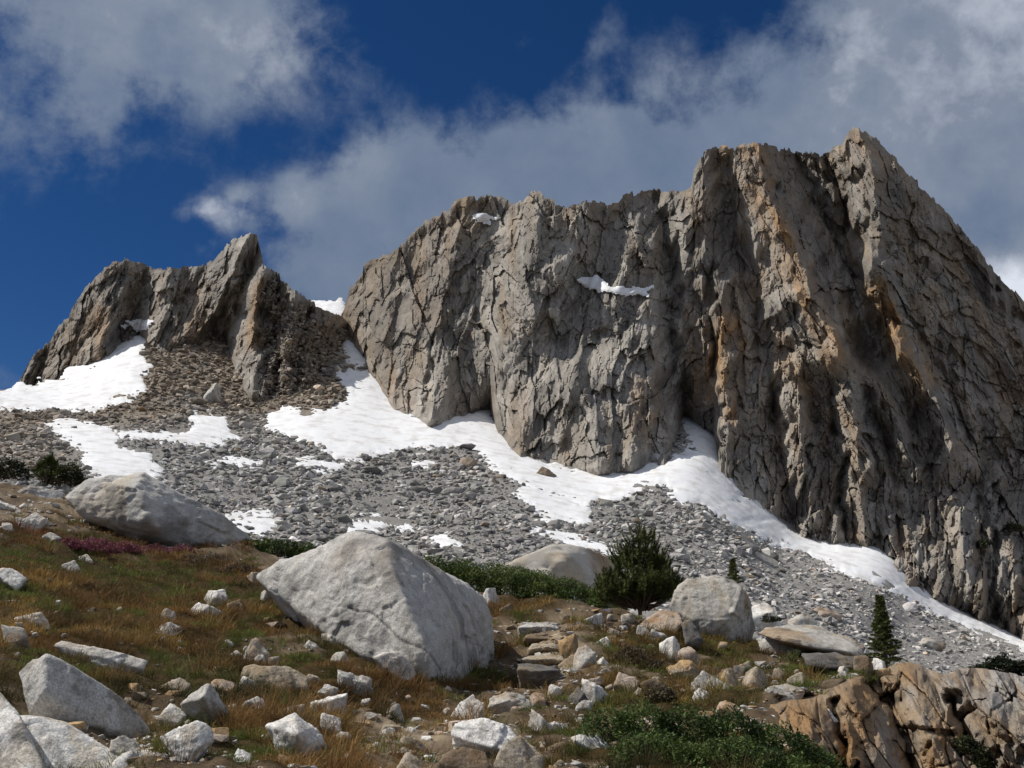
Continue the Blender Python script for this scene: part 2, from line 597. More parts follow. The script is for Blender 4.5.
def face_block(px, py, k, seeds, scale=1.0, warp=1.0):
    """broken-granite relief in metres, positive away from the camera; k = lean of the joints (px per px)"""
    w = np.stack([px, py], -1)
    wx = (2.0 * fbm(w / 110, 2, seeds) + 0.6 * fbm(w / 16, 2, seeds + 5)) * warp + 4 * fbm(w / 80, 2, seeds + 15)
    wy = (16 * fbm(np.stack([px / 60, py / 160], -1), 2, seeds + 1) + 1.5 * fbm(w / 12, 2, seeds + 6)) * warp + 0.35 * px
    u = px - k * (py - 300) + wx
    v = py + wy
    r = np.zeros(px.shape)
    tint = np.zeros(px.shape)
    brk = sstep(fbm(w / 55, 3, seeds + 8), -0.5, 0.5)
    for n_, (cw, ch, amp, sk, sd_) in enumerate(((37, 80, 5.6, .3, 111), (23, 38, 3.6, -.45, 121), (12.5, 24, 2.3, .25, 131), (7.3, 12.0, 1.3, -.3, 141), (4.1, 7.0, .72, .4, 151), (2.4, 4.0, .34, -.2, 161))):
        g = (0.6 + 0.6 * brk) if n_ >= 2 else 1.0
        r = r + 0.8 * g * amp * plane_noise(u + 0.22 * cw * vnoise(w / (cw * 3.1), seeds + sd_), v + 0.25 * ch * vnoise(w / (ch * 2.7) + 7, seeds + sd_), cw, ch, seeds * 7 + sd_, sk)
    for n_, (cw, ch, off, crack, sd_) in enumerate(((44, 120, 2.6, 0.2, 11), (20, 44, 2.2, 0.4, 21), (9.5, 19, 1.4, 0.3, 31), (4.6, 8.5, 0.65, 0.15, 41))):
        o, a, b, e, rr = facet(u, v, cw, ch, seeds * 7 + sd_)
        r = r + off * o + crack * np.clip(1 - e / 0.06, 0, 1)
        tint = tint + (rr - 0.5) * (0.55, 1.0, 0.95, 0.75)[n_]
    # tall loose slabs standing at the foot and on the right buttress
    o, a, b, e, rr = facet(u + 1.5 * vnoise(w / 9, seeds + 31), v, 8.5, 36, seeds * 7 + 71)
    slab = sstep(px, 560, 760) * sstep(py, 330, 470) * (seeds == 3)
    r = r + (0.35 + 1.5 * slab) * (1.1 * o + 0.16 * a) + slab * 0.8 * np.clip(1 - e / 0.08, 0, 1)
    tint = tint + slab * 0.6 * (rr - 0.5)
    return r * scale, tint, u, v


def rock_colour(px, py, u, v, tint, tan_w, orange_w, dark_w, seed):
    q = np.stack([u, v], -1)
    streak = fbm(np.stack([u / 9, v / 70], -1), 4, seed)
    blotch = fbm(q / 34, 4, seed + 3)
    grey = np.array([0.315, 0.292, 0.262]); light = np.array([0.46, 0.435, 0.395]); dark = np.array([0.14, 0.13, 0.118])
    tan = np.array([0.34, 0.255, 0.17]); orange = np.array([0.44, 0.26, 0.115])
    l = np.clip(0.38 + 0.5 * blotch + 0.62 * tint, 0, 1)
    c = grey + (light - grey) * l[..., None]
    tw = np.clip(tan_w + 0.5 * streak + 0.4 * blotch - 0.1, 0, 1)
    c = c + (tan - c) * (tw * 0.8)[..., None]
    ow = np.clip(orange_w * (1.0 + 0.7 * streak), 0, 1)
    c = c + (orange - c) * (ow * 0.62 * (0.6 + 0.8 * np.clip(0.5 + tint, 0, 1)))[..., None]
    dw = np.clip(dark_w + 0.65 * fbm(np.stack([u / 12, v / 45], -1), 4, seed + 9) - 0.22 + 0.3 * tint, 0, 1)
    c = c + (dark - c) * (dw * 0.72)[..., None]
    return c * np.array([0.72, 0.705, 0.685]) * (1 + 0.18 * tint)[..., None]


MAIN_TOP = [(330, 330), (340, 318), (345, 308), (350, 288), (362, 270), (372, 262), (388, 255), (400, 245), (412, 232), (425, 221), (438, 214), (448, 212), (455, 201), (465, 196), (478, 198), (490, 193), (503, 197), (514, 206),
            (522, 203), (532, 193), (540, 192), (546, 200), (556, 202), (566, 209), (580, 204), (592, 200), (606, 203), (618, 200), (632, 193), (650, 187), (668, 192), (684, 191), (692, 184), (694, 168), (699, 157),
            (710, 152), (722, 147), (735, 148), (748, 142), (760, 143), (775, 148), (790, 150), (806, 151), (820, 154), (830, 152), (834, 144), (842, 142), (845, 134), (855, 129), (864, 131), (880, 141), (893, 155),
            (910, 176), (930, 196), (948, 213), (970, 240), (988, 262), (1010, 287), (1024, 304), (1060, 345), (1120, 430), (1220, 560)]
MAIN_BASE = [(330, 318), (343, 322), (352, 340), (365, 362), (380, 385), (395, 408), (430, 420), (445, 420), (490, 409), (497, 430), (520, 455), (560, 466), (600, 469), (640, 465), (664, 465), (676, 440), (684, 420), (700, 425), (714, 435),
             (720, 475), (740, 497), (790, 530), (830, 543), (880, 550), (900, 573), (940, 600), (1000, 630), (1024, 642), (1230, 715)]


def smooth1(a, s):
    r = int(3 * s)
    k = np.exp(-0.5 * (np.arange(-r, r + 1) / s) ** 2); k /= k.sum()
    return np.convolve(np.pad(a, r, mode='edge'), k, 'valid')


def main_cliff():
    xs = np.arange(338, 1225, 0.95)
    nr = 440
    w1 = np.stack([xs, 0 * xs], -1)
    o, a, b, e, rr = facet(xs, xs * 0, 11, 9, 301)
    o2, _, _, _, _ = facet(xs, xs * 0, 3.2, 9, 305)
    top = pl(xs, MAIN_TOP) + 2.6 * o + 1.5 * o2 + 0.12 * a
    base = pl(xs, MAIN_BASE)
    bx = D_TAL(xs, base)
    bsm = smooth1(base, 55)
    Dsm = smooth1(bx, 55)
    t = np.linspace(0, 1, nr)
    PX = np.broadcast_to(xs, (nr, len(xs))).copy()
    PY = top + (base + 40 - top) * t[:, None]
    up = bsm - PY
    corr = bx - (Dsm + 0.25 * (bsm - base))
    D = Dsm + 0.25 * up + corr * np.exp(-np.clip(base - PY, 0, None) / 32.0)
    D = D + (0.26 * np.clip(PX - 872, 0, 200) + .1 * np.clip(PX - 1072, 0, 200)) * sstep(base - PY, 10, 190)      # the right buttress turns away from the sun
    f = lambda *k, **q: feature(PX, PY, *k, **q)
    R = np.zeros(PX.shape)
    # ribs (towards the camera) and gullies (away), traced from the cliff
    R += f([(470, 196), (450, 260), (436, 330), (428, 420)], -13, 40, 26)
    R += f([(400, 245), (385, 330), (380, 380)], -8, 28, 20)
    R += f([(500, 200), (480, 280), (470, 360), (462, 410)], 3, 24, 30)
    R += f([(542, 193), (535, 260), (522, 330), (508, 400), (512, 460)], -8, 48, 60)
    R += f([(436, 340), (430, 380), (424, 412)], 9, 7, 5, end=14)
    R += f([(640, 190), (612, 240), (602, 300), (592, 350)], 13, 70, 60)
    R += f([(615, 240), (640, 330), (628, 400), (612, 468)], -9, 40, 36)
    R += f([(585, 380), (600, 470)], -14, 60, 55, end=40)
    R += f([(640, 385), (632, 465)], -9, 10, 22)
    R += f([(655, 190), (668, 260), (672, 350), (681, 425)], 15, 26, 14)
    R += f([(700, 155), (704, 220), (712, 290), (724, 360), (727, 430)], -19, 30, 18)
    R += f([(712, 270), (712, 310), (716, 372)], 14, 8, 7, end=18)
    R += f([(722, 160), (742, 250), (762, 340), (775, 420)], 7, 14, 14)
    R += f([(752, 142), (768, 190), (796, 255), (822, 320), (842, 358)], -30, 55, 15, sharp=0.9)
    R += f([(800, 150), (818, 200), (846, 262), (868, 320), (872, 362)], 26, 26, 30, sharp=0.8)
    R += f([(826, 150), (836, 190), (850, 230)], 16, 10, 12, end=18)
    R += f([(855, 130), (872, 180), (882, 240), (878, 300)], -16, 22, 40)
    R += f([(868, 255), (876, 292), (905, 350), (935, 400), (962, 470)], -24, 30, 22)
    R += f([(900, 165), (935, 260), (975, 350), (1010, 440)], -10, 40, 34)
    R += f([(880, 300), (920, 360), (955, 420)], 9, 10, 22)
    R += f([(960, 225), (1000, 300), (1040, 380), (1070, 460)], -16, 40, 25)
    R += f([(985, 260), (1020, 320), (1060, 390)], 15, 10, 30)
    R += f([(790, 370), (800, 440), (815, 520)], -9, 22, 14)
    R += f([(845, 365), (858, 450), (868, 540)], -11, 26, 14)
    R += f([(880, 390), (912, 460), (930, 520)], -9, 16, 12)
    R += f([(770, 400), (782, 460), (790, 510)], 7, 9, 10)
    R += f([(830, 390), (838, 460), (848, 530)], 9, 9, 10)
    R += f([(870, 390), (890, 460), (897, 545)], 8, 9, 10)
    R += f([(940, 440), (960, 520), (975, 600)], -9, 20, 14)
    R += f([(1000, 480), (1010, 560), (1015, 630)], -9, 22, 16)
    R += f([(978, 480), (990, 560), (996, 620)], 7, 9, 10)
    # upright joints on the left and at the foot, joints leaning with the ridge on the right buttress
    wq = np.stack([PX, PY], -1)
    mk = sstep(PX + 22 * fbm(wq / 45, 3, 97) - 0.35 * (PY - 300), 775, 790) * sstep(PY + 24 * fbm(wq / 40, 3, 98), 470, 455)
    b1, t1, u1, v1 = face_block(PX, PY, 0.03, 3)
    b2, t2, u2, v2 = face_block(PX, PY, 0.46, 3)
    bl = b1 + (b2 - b1) * mk; tint = t1 + (t2 - t1) * mk; u = u1 + (u2 - u1) * mk; v = v1 + (v2 - v1) * mk
    fade = 0.25 + 0.75 * sstep(PY, top[None], (top + 14)[None])
    D = D + R * 0.8 + bl * fade
    fn = 0.14 * fbm(np.stack([PX, PY], -1) / 2.6, 2, 77)
    D = D + fn
    # colours
    ow = np.zeros(PX.shape)
    for pts, wgt, wl, wr in ([((752, 142), (768, 190), (796, 255), (822, 320), (842, 358)), .75, 22, 10], [((727, 320), (735, 375), (738, 415)), .85, 16, 16], [((878, 290), (905, 345), (930, 385)), .8, 16, 14],
                             [((705, 290), (700, 340), (705, 395)), .5, 14, 10], [((985, 300), (1005, 350), (1020, 400)), .65, 20, 20], [((960, 245), (980, 300), (1005, 380)), .35, 16, 16], [((855, 140), (880, 160), (886, 185)), .5, 10, 8],
                             [((770, 330), (790, 370), (805, 385)), .55, 12, 14], [((640, 385), (645, 440)), .5, 10, 10], [((520, 390), (515, 450)), .4, 14, 12], [((450, 200), (430, 280), (428, 320)), .25, 22, 20],
                             [((850, 420), (860, 470), (866, 540)), .3, 10, 6], [((940, 420), (975, 460)), .3, 12, 12], [((395, 380), (400, 410)), .3, 14, 14], [((700, 155), (712, 240)), .25, 18, 14]):
        ow = np.maximum(ow, np.clip(f(list(pts), wgt, wl * 1.3, wr * 1.3, end=18) * 1.5, 0, wgt))
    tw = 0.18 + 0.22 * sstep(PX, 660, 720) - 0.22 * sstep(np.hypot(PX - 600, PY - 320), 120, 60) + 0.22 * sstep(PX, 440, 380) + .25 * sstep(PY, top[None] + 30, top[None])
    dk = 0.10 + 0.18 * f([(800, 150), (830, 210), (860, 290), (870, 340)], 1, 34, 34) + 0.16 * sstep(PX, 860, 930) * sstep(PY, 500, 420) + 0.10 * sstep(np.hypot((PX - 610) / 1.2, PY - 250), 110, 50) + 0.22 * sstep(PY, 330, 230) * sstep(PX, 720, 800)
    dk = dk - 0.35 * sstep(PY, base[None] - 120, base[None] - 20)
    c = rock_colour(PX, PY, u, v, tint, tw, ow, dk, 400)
    P = at(PX, PY, D)
    # back of the mountain
    tp = P[0]
    d = tp.copy(); d[:, 2] = 0; d /= np.linalg.norm(d, axis=1, keepdims=True)
    b0 = tp + d * 12 + [0, 0, -4]
    b1 = tp + d * 90 + [0, 0, -70]
    b2 = tp + d * 420; b2[:, 2] = -25
    P = np.concatenate([b2[None], b1[None], b0[None], P]); c = np.concatenate([c[:1], c[:1], c[:1], c])
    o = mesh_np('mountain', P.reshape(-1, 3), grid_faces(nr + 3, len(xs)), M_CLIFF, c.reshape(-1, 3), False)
    tag(o, None, None, None, 'structure')
    return xs, PY, D


XS_M, PY_M, D_M = main_cliff()


def cliff_depth(px, py):
    px = np.asarray(px, float); py = np.asarray(py, float)
    out = np.empty(px.shape)
    ci = np.clip(((px - XS_M[0]) / 0.95).astype(int), 0, len(XS_M) - 1)
    for c in np.unique(ci):
        m = ci == c
        out[m] = np.interp(py[m], PY_M[:, c], D_M[:, c])
    return out


LEFT_TOP = [(8, 402), (18, 386), (24, 372), (32, 356), (45, 344), (56, 330), (68, 316), (78, 300), (92, 281), (102, 270), (112, 263), (128, 260), (145, 266), (165, 268), (180, 267), (200, 266), (212, 262), (222, 250), (236, 238), (248, 233), (257, 234),
            (261, 248), (264, 264), (276, 274), (290, 287), (304, 296), (316, 304), (330, 310), (345, 318), (356, 332)]
LEFT_BASE = [(5, 398), (18, 392), (60, 385), (90, 369), (110, 357), (124, 342), (140, 338), (150, 345), (165, 352), (185, 344), (205, 338), (225, 345), (236, 375), (250, 392), (262, 398), (285, 394), (310, 386), (326, 372), (340, 350), (350, 335), (360, 338)]


def left_peak():
    xs = np.arange(6, 360, 0.9)
    nr = 230
    o, a, b, e, rr = facet(xs, xs * 0, 8, 9, 311)
    o2, _, _, _, _ = facet(xs, xs * 0, 3.2, 9, 315)
    top = pl(xs, LEFT_TOP) + 2.0 * o + 1.6 * o2 + .15 * a
    base = pl(xs, LEFT_BASE)
    bx = D_TAL(xs, base)
    bsm = smooth1(base, 22); Dsm = smooth1(bx, 22)
    t = np.linspace(0, 1, nr)
    PX = np.broadcast_to(xs, (nr, len(xs))).copy()
    PY = top + (base + 30 - top) * t[:, None]
    corr = bx - (Dsm + 0.25 * (bsm - base))
    D = Dsm + 0.25 * (bsm - PY) + corr * np.exp(-np.clip(base - PY, 0, None) / 25.0)
    f = lambda *k, **q: feature(PX, PY, *k, **q)
    R = np.zeros(PX.shape)
    R += f([(120, 262), (108, 300), (98, 355)], -12, 30, 18)
    R += f([(84, 295), (68, 340), (55, 380)], -6, 20, 12)
    R += f([(148, 268), (140, 300), (134, 340)], 9, 16, 18)
    R += f([(170, 268), (160, 300), (158, 345)], -6, 16, 12)
    R += f([(250, 233), (232, 268), (212, 310), (200, 340)], -17, 42, 12, sharp=.85)
    R += f([(254, 250), (240, 300), (228, 340)], 10, 8, 14)
    R += f([(262, 275), (256, 300), (252, 345), (258, 400)], -14, 12, 10, end=15)
    R += f([(275, 300), (275, 350), (280, 390)], 7, 8, 14)
    R += f([(290, 345), (290, 390)], -6, 14, 10)
    R += f([(310, 330), (308, 385)], -5, 10, 10)
    k = -0.22
    D = D + 70 * sstep(PX, 125, 10)
    bl, tint, u, v = face_block(PX * 1.7 + 90, PY * 1.7, k, 5, 1.05, 0.8)
    u = u / 1.7; v = v / 1.7
    fade = 0.25 + 0.75 * sstep(PY, top[None], (top + 12)[None])
    rub = sstep(PX, 262, 275) * sstep(PY, top[None] + 4, top[None] + 20)
    rb = fbm(np.stack([PX, PY], -1) / 4.5, 3, 78)
    D = D + R * 0.95 + bl * fade + rub * 2.2 * rb + 0.14 * fbm(np.stack([PX, PY], -1) / 2.6, 2, 79)
    ow = np.zeros(PX.shape)
    for pts, wgt, wl, wr in ([((262, 285), (258, 310), (254, 345)), .75, 10, 7], [((100, 310), (96, 350), (94, 366)), .4, 10, 10], [((130, 275), (150, 275)), .3, 12, 12], [((200, 285), (196, 330)), .35, 14, 10]):
        ow = np.maximum(ow, np.clip(f(list(pts), wgt, wl * 1.3, wr * 1.3, end=12) * 1.5, 0, wgt))
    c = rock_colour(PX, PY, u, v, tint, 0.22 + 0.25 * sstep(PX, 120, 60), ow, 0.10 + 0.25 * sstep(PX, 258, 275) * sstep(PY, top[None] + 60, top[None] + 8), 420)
    br = np.array([0.17, 0.125, 0.085])
    c = c + (br - c) * (rub * np.clip(0.45 + 0.4 * rb, 0, 1))[..., None]
    P = at(PX, PY, D)
    tp = P[0]
    d = tp.copy(); d[:, 2] = 0; d /= np.linalg.norm(d, axis=1, keepdims=True)
    b0 = tp + d * 8 + [0, 0, -4]
    b1 = tp + d * 60 + [0, 0, -50]
    b2 = tp + d * 260; b2[:, 2] = -25
    P = np.concatenate([b2[None], b1[None], b0[None], P]); c = np.concatenate([c[:1], c[:1], c[:1], c])
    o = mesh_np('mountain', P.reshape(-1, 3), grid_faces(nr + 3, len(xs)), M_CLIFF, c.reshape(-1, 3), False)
    tag(o, None, None, None, 'structure')
    return xs, PY, D


XS_L, PY_L, D_L = left_peak()


def left_depth(px, py):
    out = np.empty(px.shape)
    ci = np.clip(((px - XS_L[0]) / 0.9).astype(int), 0, len(XS_L) - 1)
    for c in np.unique(ci):
        m = ci == c
        out[m] = np.interp(py[m], PY_L[:, c], D_L[:, c])
    return out

# ------------------------------------------------------------------ snow
SNOW = [
    ('long white snowfield curving under the main cliff and down its right foot', [(267, 414), (300, 409), (325, 410), (338, 402), (345, 400), (352, 388), (345, 372), (352, 365), (362, 372), (374, 366), (384, 378), (395, 384), (389, 402), (412, 418), (445, 418), (490, 405), (500, 425), (520, 452), (560, 463), (600, 465), (640, 462), (664, 462), (690, 446), (680, 412), (716, 430), (722, 470),
        (742, 494), (790, 527), (830, 542), (836, 534), (848, 542), (860, 538), (882, 546), (905, 574), (940, 597), (1000, 628), (1030, 642), (1075, 662), (1060, 668), (1010, 644), (960, 625), (900, 594), (830, 567), (760, 537), (702, 506), (676, 500), (664, 486), (640, 490), (612, 502), (598, 499), (586, 512), (560, 500), (520, 487), (497, 472), (476, 454), (460, 447), (400, 449), (350, 461), (318, 448), (290, 437), (267, 430)], 'talus'),
    ('broad bright snow slope under the left peak', [(-120, 410), (-60, 400), (0, 393), (32, 385), (88, 366), (109, 354), (120, 341), (134, 337), (149, 339), (143, 357), (150, 367), (142, 376), (147, 388), (120, 403), (95, 413), (0, 407), (-120, 428)], 'talus'),
    ('lower left snow patch tapering down behind the grey boulder', [(43, 424), (76, 420), (109, 429), (118, 444), (148, 457), (166, 478), (120, 482), (88, 475), (76, 455), (60, 441)], 'talus'),
    ('ragged snow strip on the brown scree between the two left snow slopes', [(190, 411), (226, 414), (229, 427), (246, 439), (205, 447), (170, 443), (140, 440), (108, 431), (135, 431), (178, 434), (190, 425)], 'talus'),
    ('snow tongue dropping from the snowfield into the grey talus', [(505, 480), (540, 486), (570, 500), (590, 516), (592, 530), (575, 527), (550, 520), (524, 503)], 'talus'),
    ('thin snow strip just above the pale domed rock', [(530, 526), (560, 530), (590, 536), (618, 552), (606, 555), (575, 544), (545, 536)], 'talus'),
    ('small snow patch on grey talus above the great boulder', [(348, 523), (375, 514), (405, 520), (410, 527), (375, 531), (352, 531)], 'talus'),
    ('tiny snow scrap among talus blocks behind the willow thicket', [(428, 537), (446, 535), (460, 542), (452, 548), (434, 545)], 'talus'),
    ('patchy snow beside the right end of the grey boulder', [(218, 511), (250, 514), (268, 511), (280, 526), (262, 534), (238, 527)], 'talus'),
    ('snow filling the notch between the two peaks', [(314, 304), (340, 303), (351, 330), (342, 326), (330, 318), (318, 313)], 'talus'),
    ('small snow patch in the couloir below the notch', [(343, 340), (352, 342), (368, 352), (372, 366), (360, 366), (346, 359)], 'talus'),
    ('narrow snow streak low in the couloir beside brown rubble', [(336, 362), (346, 372), (358, 392), (350, 398), (340, 384)], 'talus'),
    ('thin snow streak on the rubble right of the leaning pinnacle', [(308, 338), (313, 338), (320, 349), (324, 356), (319, 354), (312, 345)], 'talus'),
    ('broken snow remnant on the talus right of the lower left patch', [(205, 462), (240, 457), (262, 462), (240, 466), (215, 468)], 'talus'),
    ('flat snow remnant at the left edge of the grey talus lobe', [(285, 455), (310, 459), (345, 465), (330, 470), (300, 466)], 'talus'),
    ('small snow scrap on the talus left of the snow tongue', [(410, 460), (440, 462), (452, 466), (425, 467)], 'talus'),
    ('small snow scrap high on the left peak above its snow slope', [(122, 326), (138, 321), (152, 321), (148, 326), (134, 329)], 'left'),
    ('thin white snow ledge high in the middle of the main cliff', [(581, 281), (597, 277), (612, 286), (630, 289), (650, 288), (646, 295), (622, 294), (608, 291), (592, 288)], 'cliff'),
    ('tiny snow scrap near the top left of the main cliff', [(474, 214), (486, 215), (497, 218), (490, 222), (478, 219)], 'cliff'),
]


def snow_patches():
    for label, poly, where in SNOW:
        a = np.array(poly, float)
        st = 1.3 if where == 'talus' else 1.0
        x0, x1 = a[:, 0].min() - 8, a[:, 0].max() + 8
        y0, y1 = a[:, 1].min() - 8, a[:, 1].max() + 8
        xs = np.arange(x0, x1, st); ys = np.arange(y0, y1, st)
        PX, PY = np.meshgrid(xs, ys)
        q = np.stack([PX, PY], -1)
        s = poly_sd(PX + 3.0 * fbm(q / 22, 3, 501), PY + 2.2 * fbm(q / 16, 3, 502), poly)
        s = s - 6.0 * np.clip(fbm(q / np.array([26, 9]), 3, 507) - .15, 0, 1) * (1 if where == 'talus' else 0)
        s = s + (1.6 if (x1 - x0) < 150 else 0.5)
        s = s + 2.2 * fbm(q / np.array([10, 5]), 3, 503) + 0.8 * fbm(q / np.array([3.5, 2]), 2, 504)
        if where == 'talus':
            D = D_TAL(PX, PY)
            P = at(PX, PY, D)
            sc_ = D / 300.0
            t = np.where(s > 0, 0.75 * (1 - np.exp(-s / 12.0)), s * 0.16)
            P[..., 2] += (t + 0.2) * sc_ + (0.10 * fbm(P[..., :2] / np.array([14.0, 34.0]), 2, 505) + .04 * fbm(P[..., :2] / 3.5, 2, 506)) * np.clip(s / 6, 0, 1)
            # show the slope's own lean of wind and melt ripples
        elif where == 'cliff':
            D = cliff_depth(PX, PY)
            for _ in range(3):
                q_ = np.pad(D, 1, mode='edge')
                D = np.minimum.reduce([q_[1:-1, :-2], q_[1:-1, 2:], q_[1:-1, 1:-1], q_[:-2, 1:-1], q_[2:, 1:-1]])
            for _ in range(6):
                q_ = np.pad(D, 1, mode='edge')
                D = (q_[1:-1, :-2] + q_[1:-1, 2:] + q_[:-2, 1:-1] + q_[2:, 1:-1]) / 4
            D = D - 0.3 - np.clip(s, -3, 3) * 0.4
            P = at(PX, PY, D)
        else:
            D = left_depth(PX.ravel(), PY.ravel()).reshape(PX.shape) - 2.5 - np.clip(s, -3, 3) * .6
            P = at(PX, PY, D)
        keep = s > (-4.5 if where == 'talus' else -0.3)
        n = np.arange(PX.size).reshape(PX.shape)
        fk = keep[:-1, :-1] & keep[1:, :-1] & keep[1:, 1:] & keep[:-1, 1:]
        fc = np.stack([n[:-1, :-1], n[1:, :-1], n[1:, 1:], n[:-1, 1:]], -1)[fk]
        used = np.unique(fc)
        if len(used) == 0:
            continue
        mp = np.zeros(PX.size, np.int32); mp[used] = np.arange(len(used))
        V = P.reshape(-1, 3)[used]
        org = V[np.argmin(V[:, 2])]
        o = mesh_np('snow_patch', V, mp[fc], M_SNOW, None, True, None, org)
        tag(o, label, 'snow patch', 'snow patches left on the mountain')


snow_patches()


def snow_mask(px, py):
    m = np.full(px.shape, -99.0)
    for label, poly, where in SNOW:
        if where == 'talus':
            m = np.maximum(m, poly_sd(px, py, poly))
    return m


# ------------------------------------------------------------------ rocks: shared shape maker


def cut_rock(V, r, n_cut, p=14, lo=0.55, hi=0.95):
    """radial projection of unit directions on a random convex block with slightly rounded edges"""
    nrm = r.normal(size=(n_cut, 3)); nrm /= np.linalg.norm(nrm, axis=1, keepdims=True)
    d = r.uniform(lo, hi, n_cut)
    q = np.clip(V @ nrm.T, 0, None) / d
    s = (q ** p).sum(1) + (1 / 1.15) ** p
    return V * (s ** (-1.0 / p))[:, None]


def block_rock(V, r, p=70):
    """a joint block: a skewed box with a few corners broken off"""
    R_ = rot_rand(r)
    ax = np.concatenate([R_, -R_]) + r.normal(0, .16, (6, 3))
    cu = r.normal(size=(5, 3))
    nrm = np.concatenate([ax, cu]); nrm /= np.linalg.norm(nrm, axis=1, keepdims=True)
    d = np.concatenate([r.uniform(.5, .8, 6), r.uniform(.62, .88, 5)])
    q = np.clip(V @ nrm.T, 0, None) / d
    return V * (((q ** p).sum(1) + (1 / 1.4) ** p) ** (-1.0 / p))[:, None]


def rot_rand(r):
    q = r.normal(size=4); q /= np.linalg.norm(q)
    w, x, y, z = q
    return np.array([[1 - 2 * (y * y + z * z), 2 * (x * y - z * w), 2 * (x * z + y * w)], [2 * (x * y + z * w), 1 - 2 * (x * x + z * z), 2 * (y * z - x * w)], [2 * (x * z - y * w), 2 * (y * z + x * w), 1 - 2 * (x * x + y * y)]])


def hull_mesh(r, n):
    """a small angular block: the hull of a few random corners"""
    bm = bmesh.new()
    p = r.normal(size=(n, 3)); p /= np.abs(p).max(1, keepdims=True) ** .7 * np.linalg.norm(p, axis=1, keepdims=True) ** .3
    for q in p * r.uniform(.75, 1.0, (n, 1)):
        bm.verts.new(q)
    res = bmesh.ops.convex_hull(bm, input=bm.verts)
    bmesh.ops.delete(bm, geom=[g for g in res['geom_interior'] if isinstance(g, bmesh.types.BMVert)], context='VERTS')
    bmesh.ops.triangulate(bm, faces=bm.faces)
    bm.verts.index_update()
    V = np.array([v.co[:] for v in bm.verts]); Fc = np.array([[v.index for v in f.verts] for f in bm.faces], np.int32)
    bm.free()
    return V, Fc


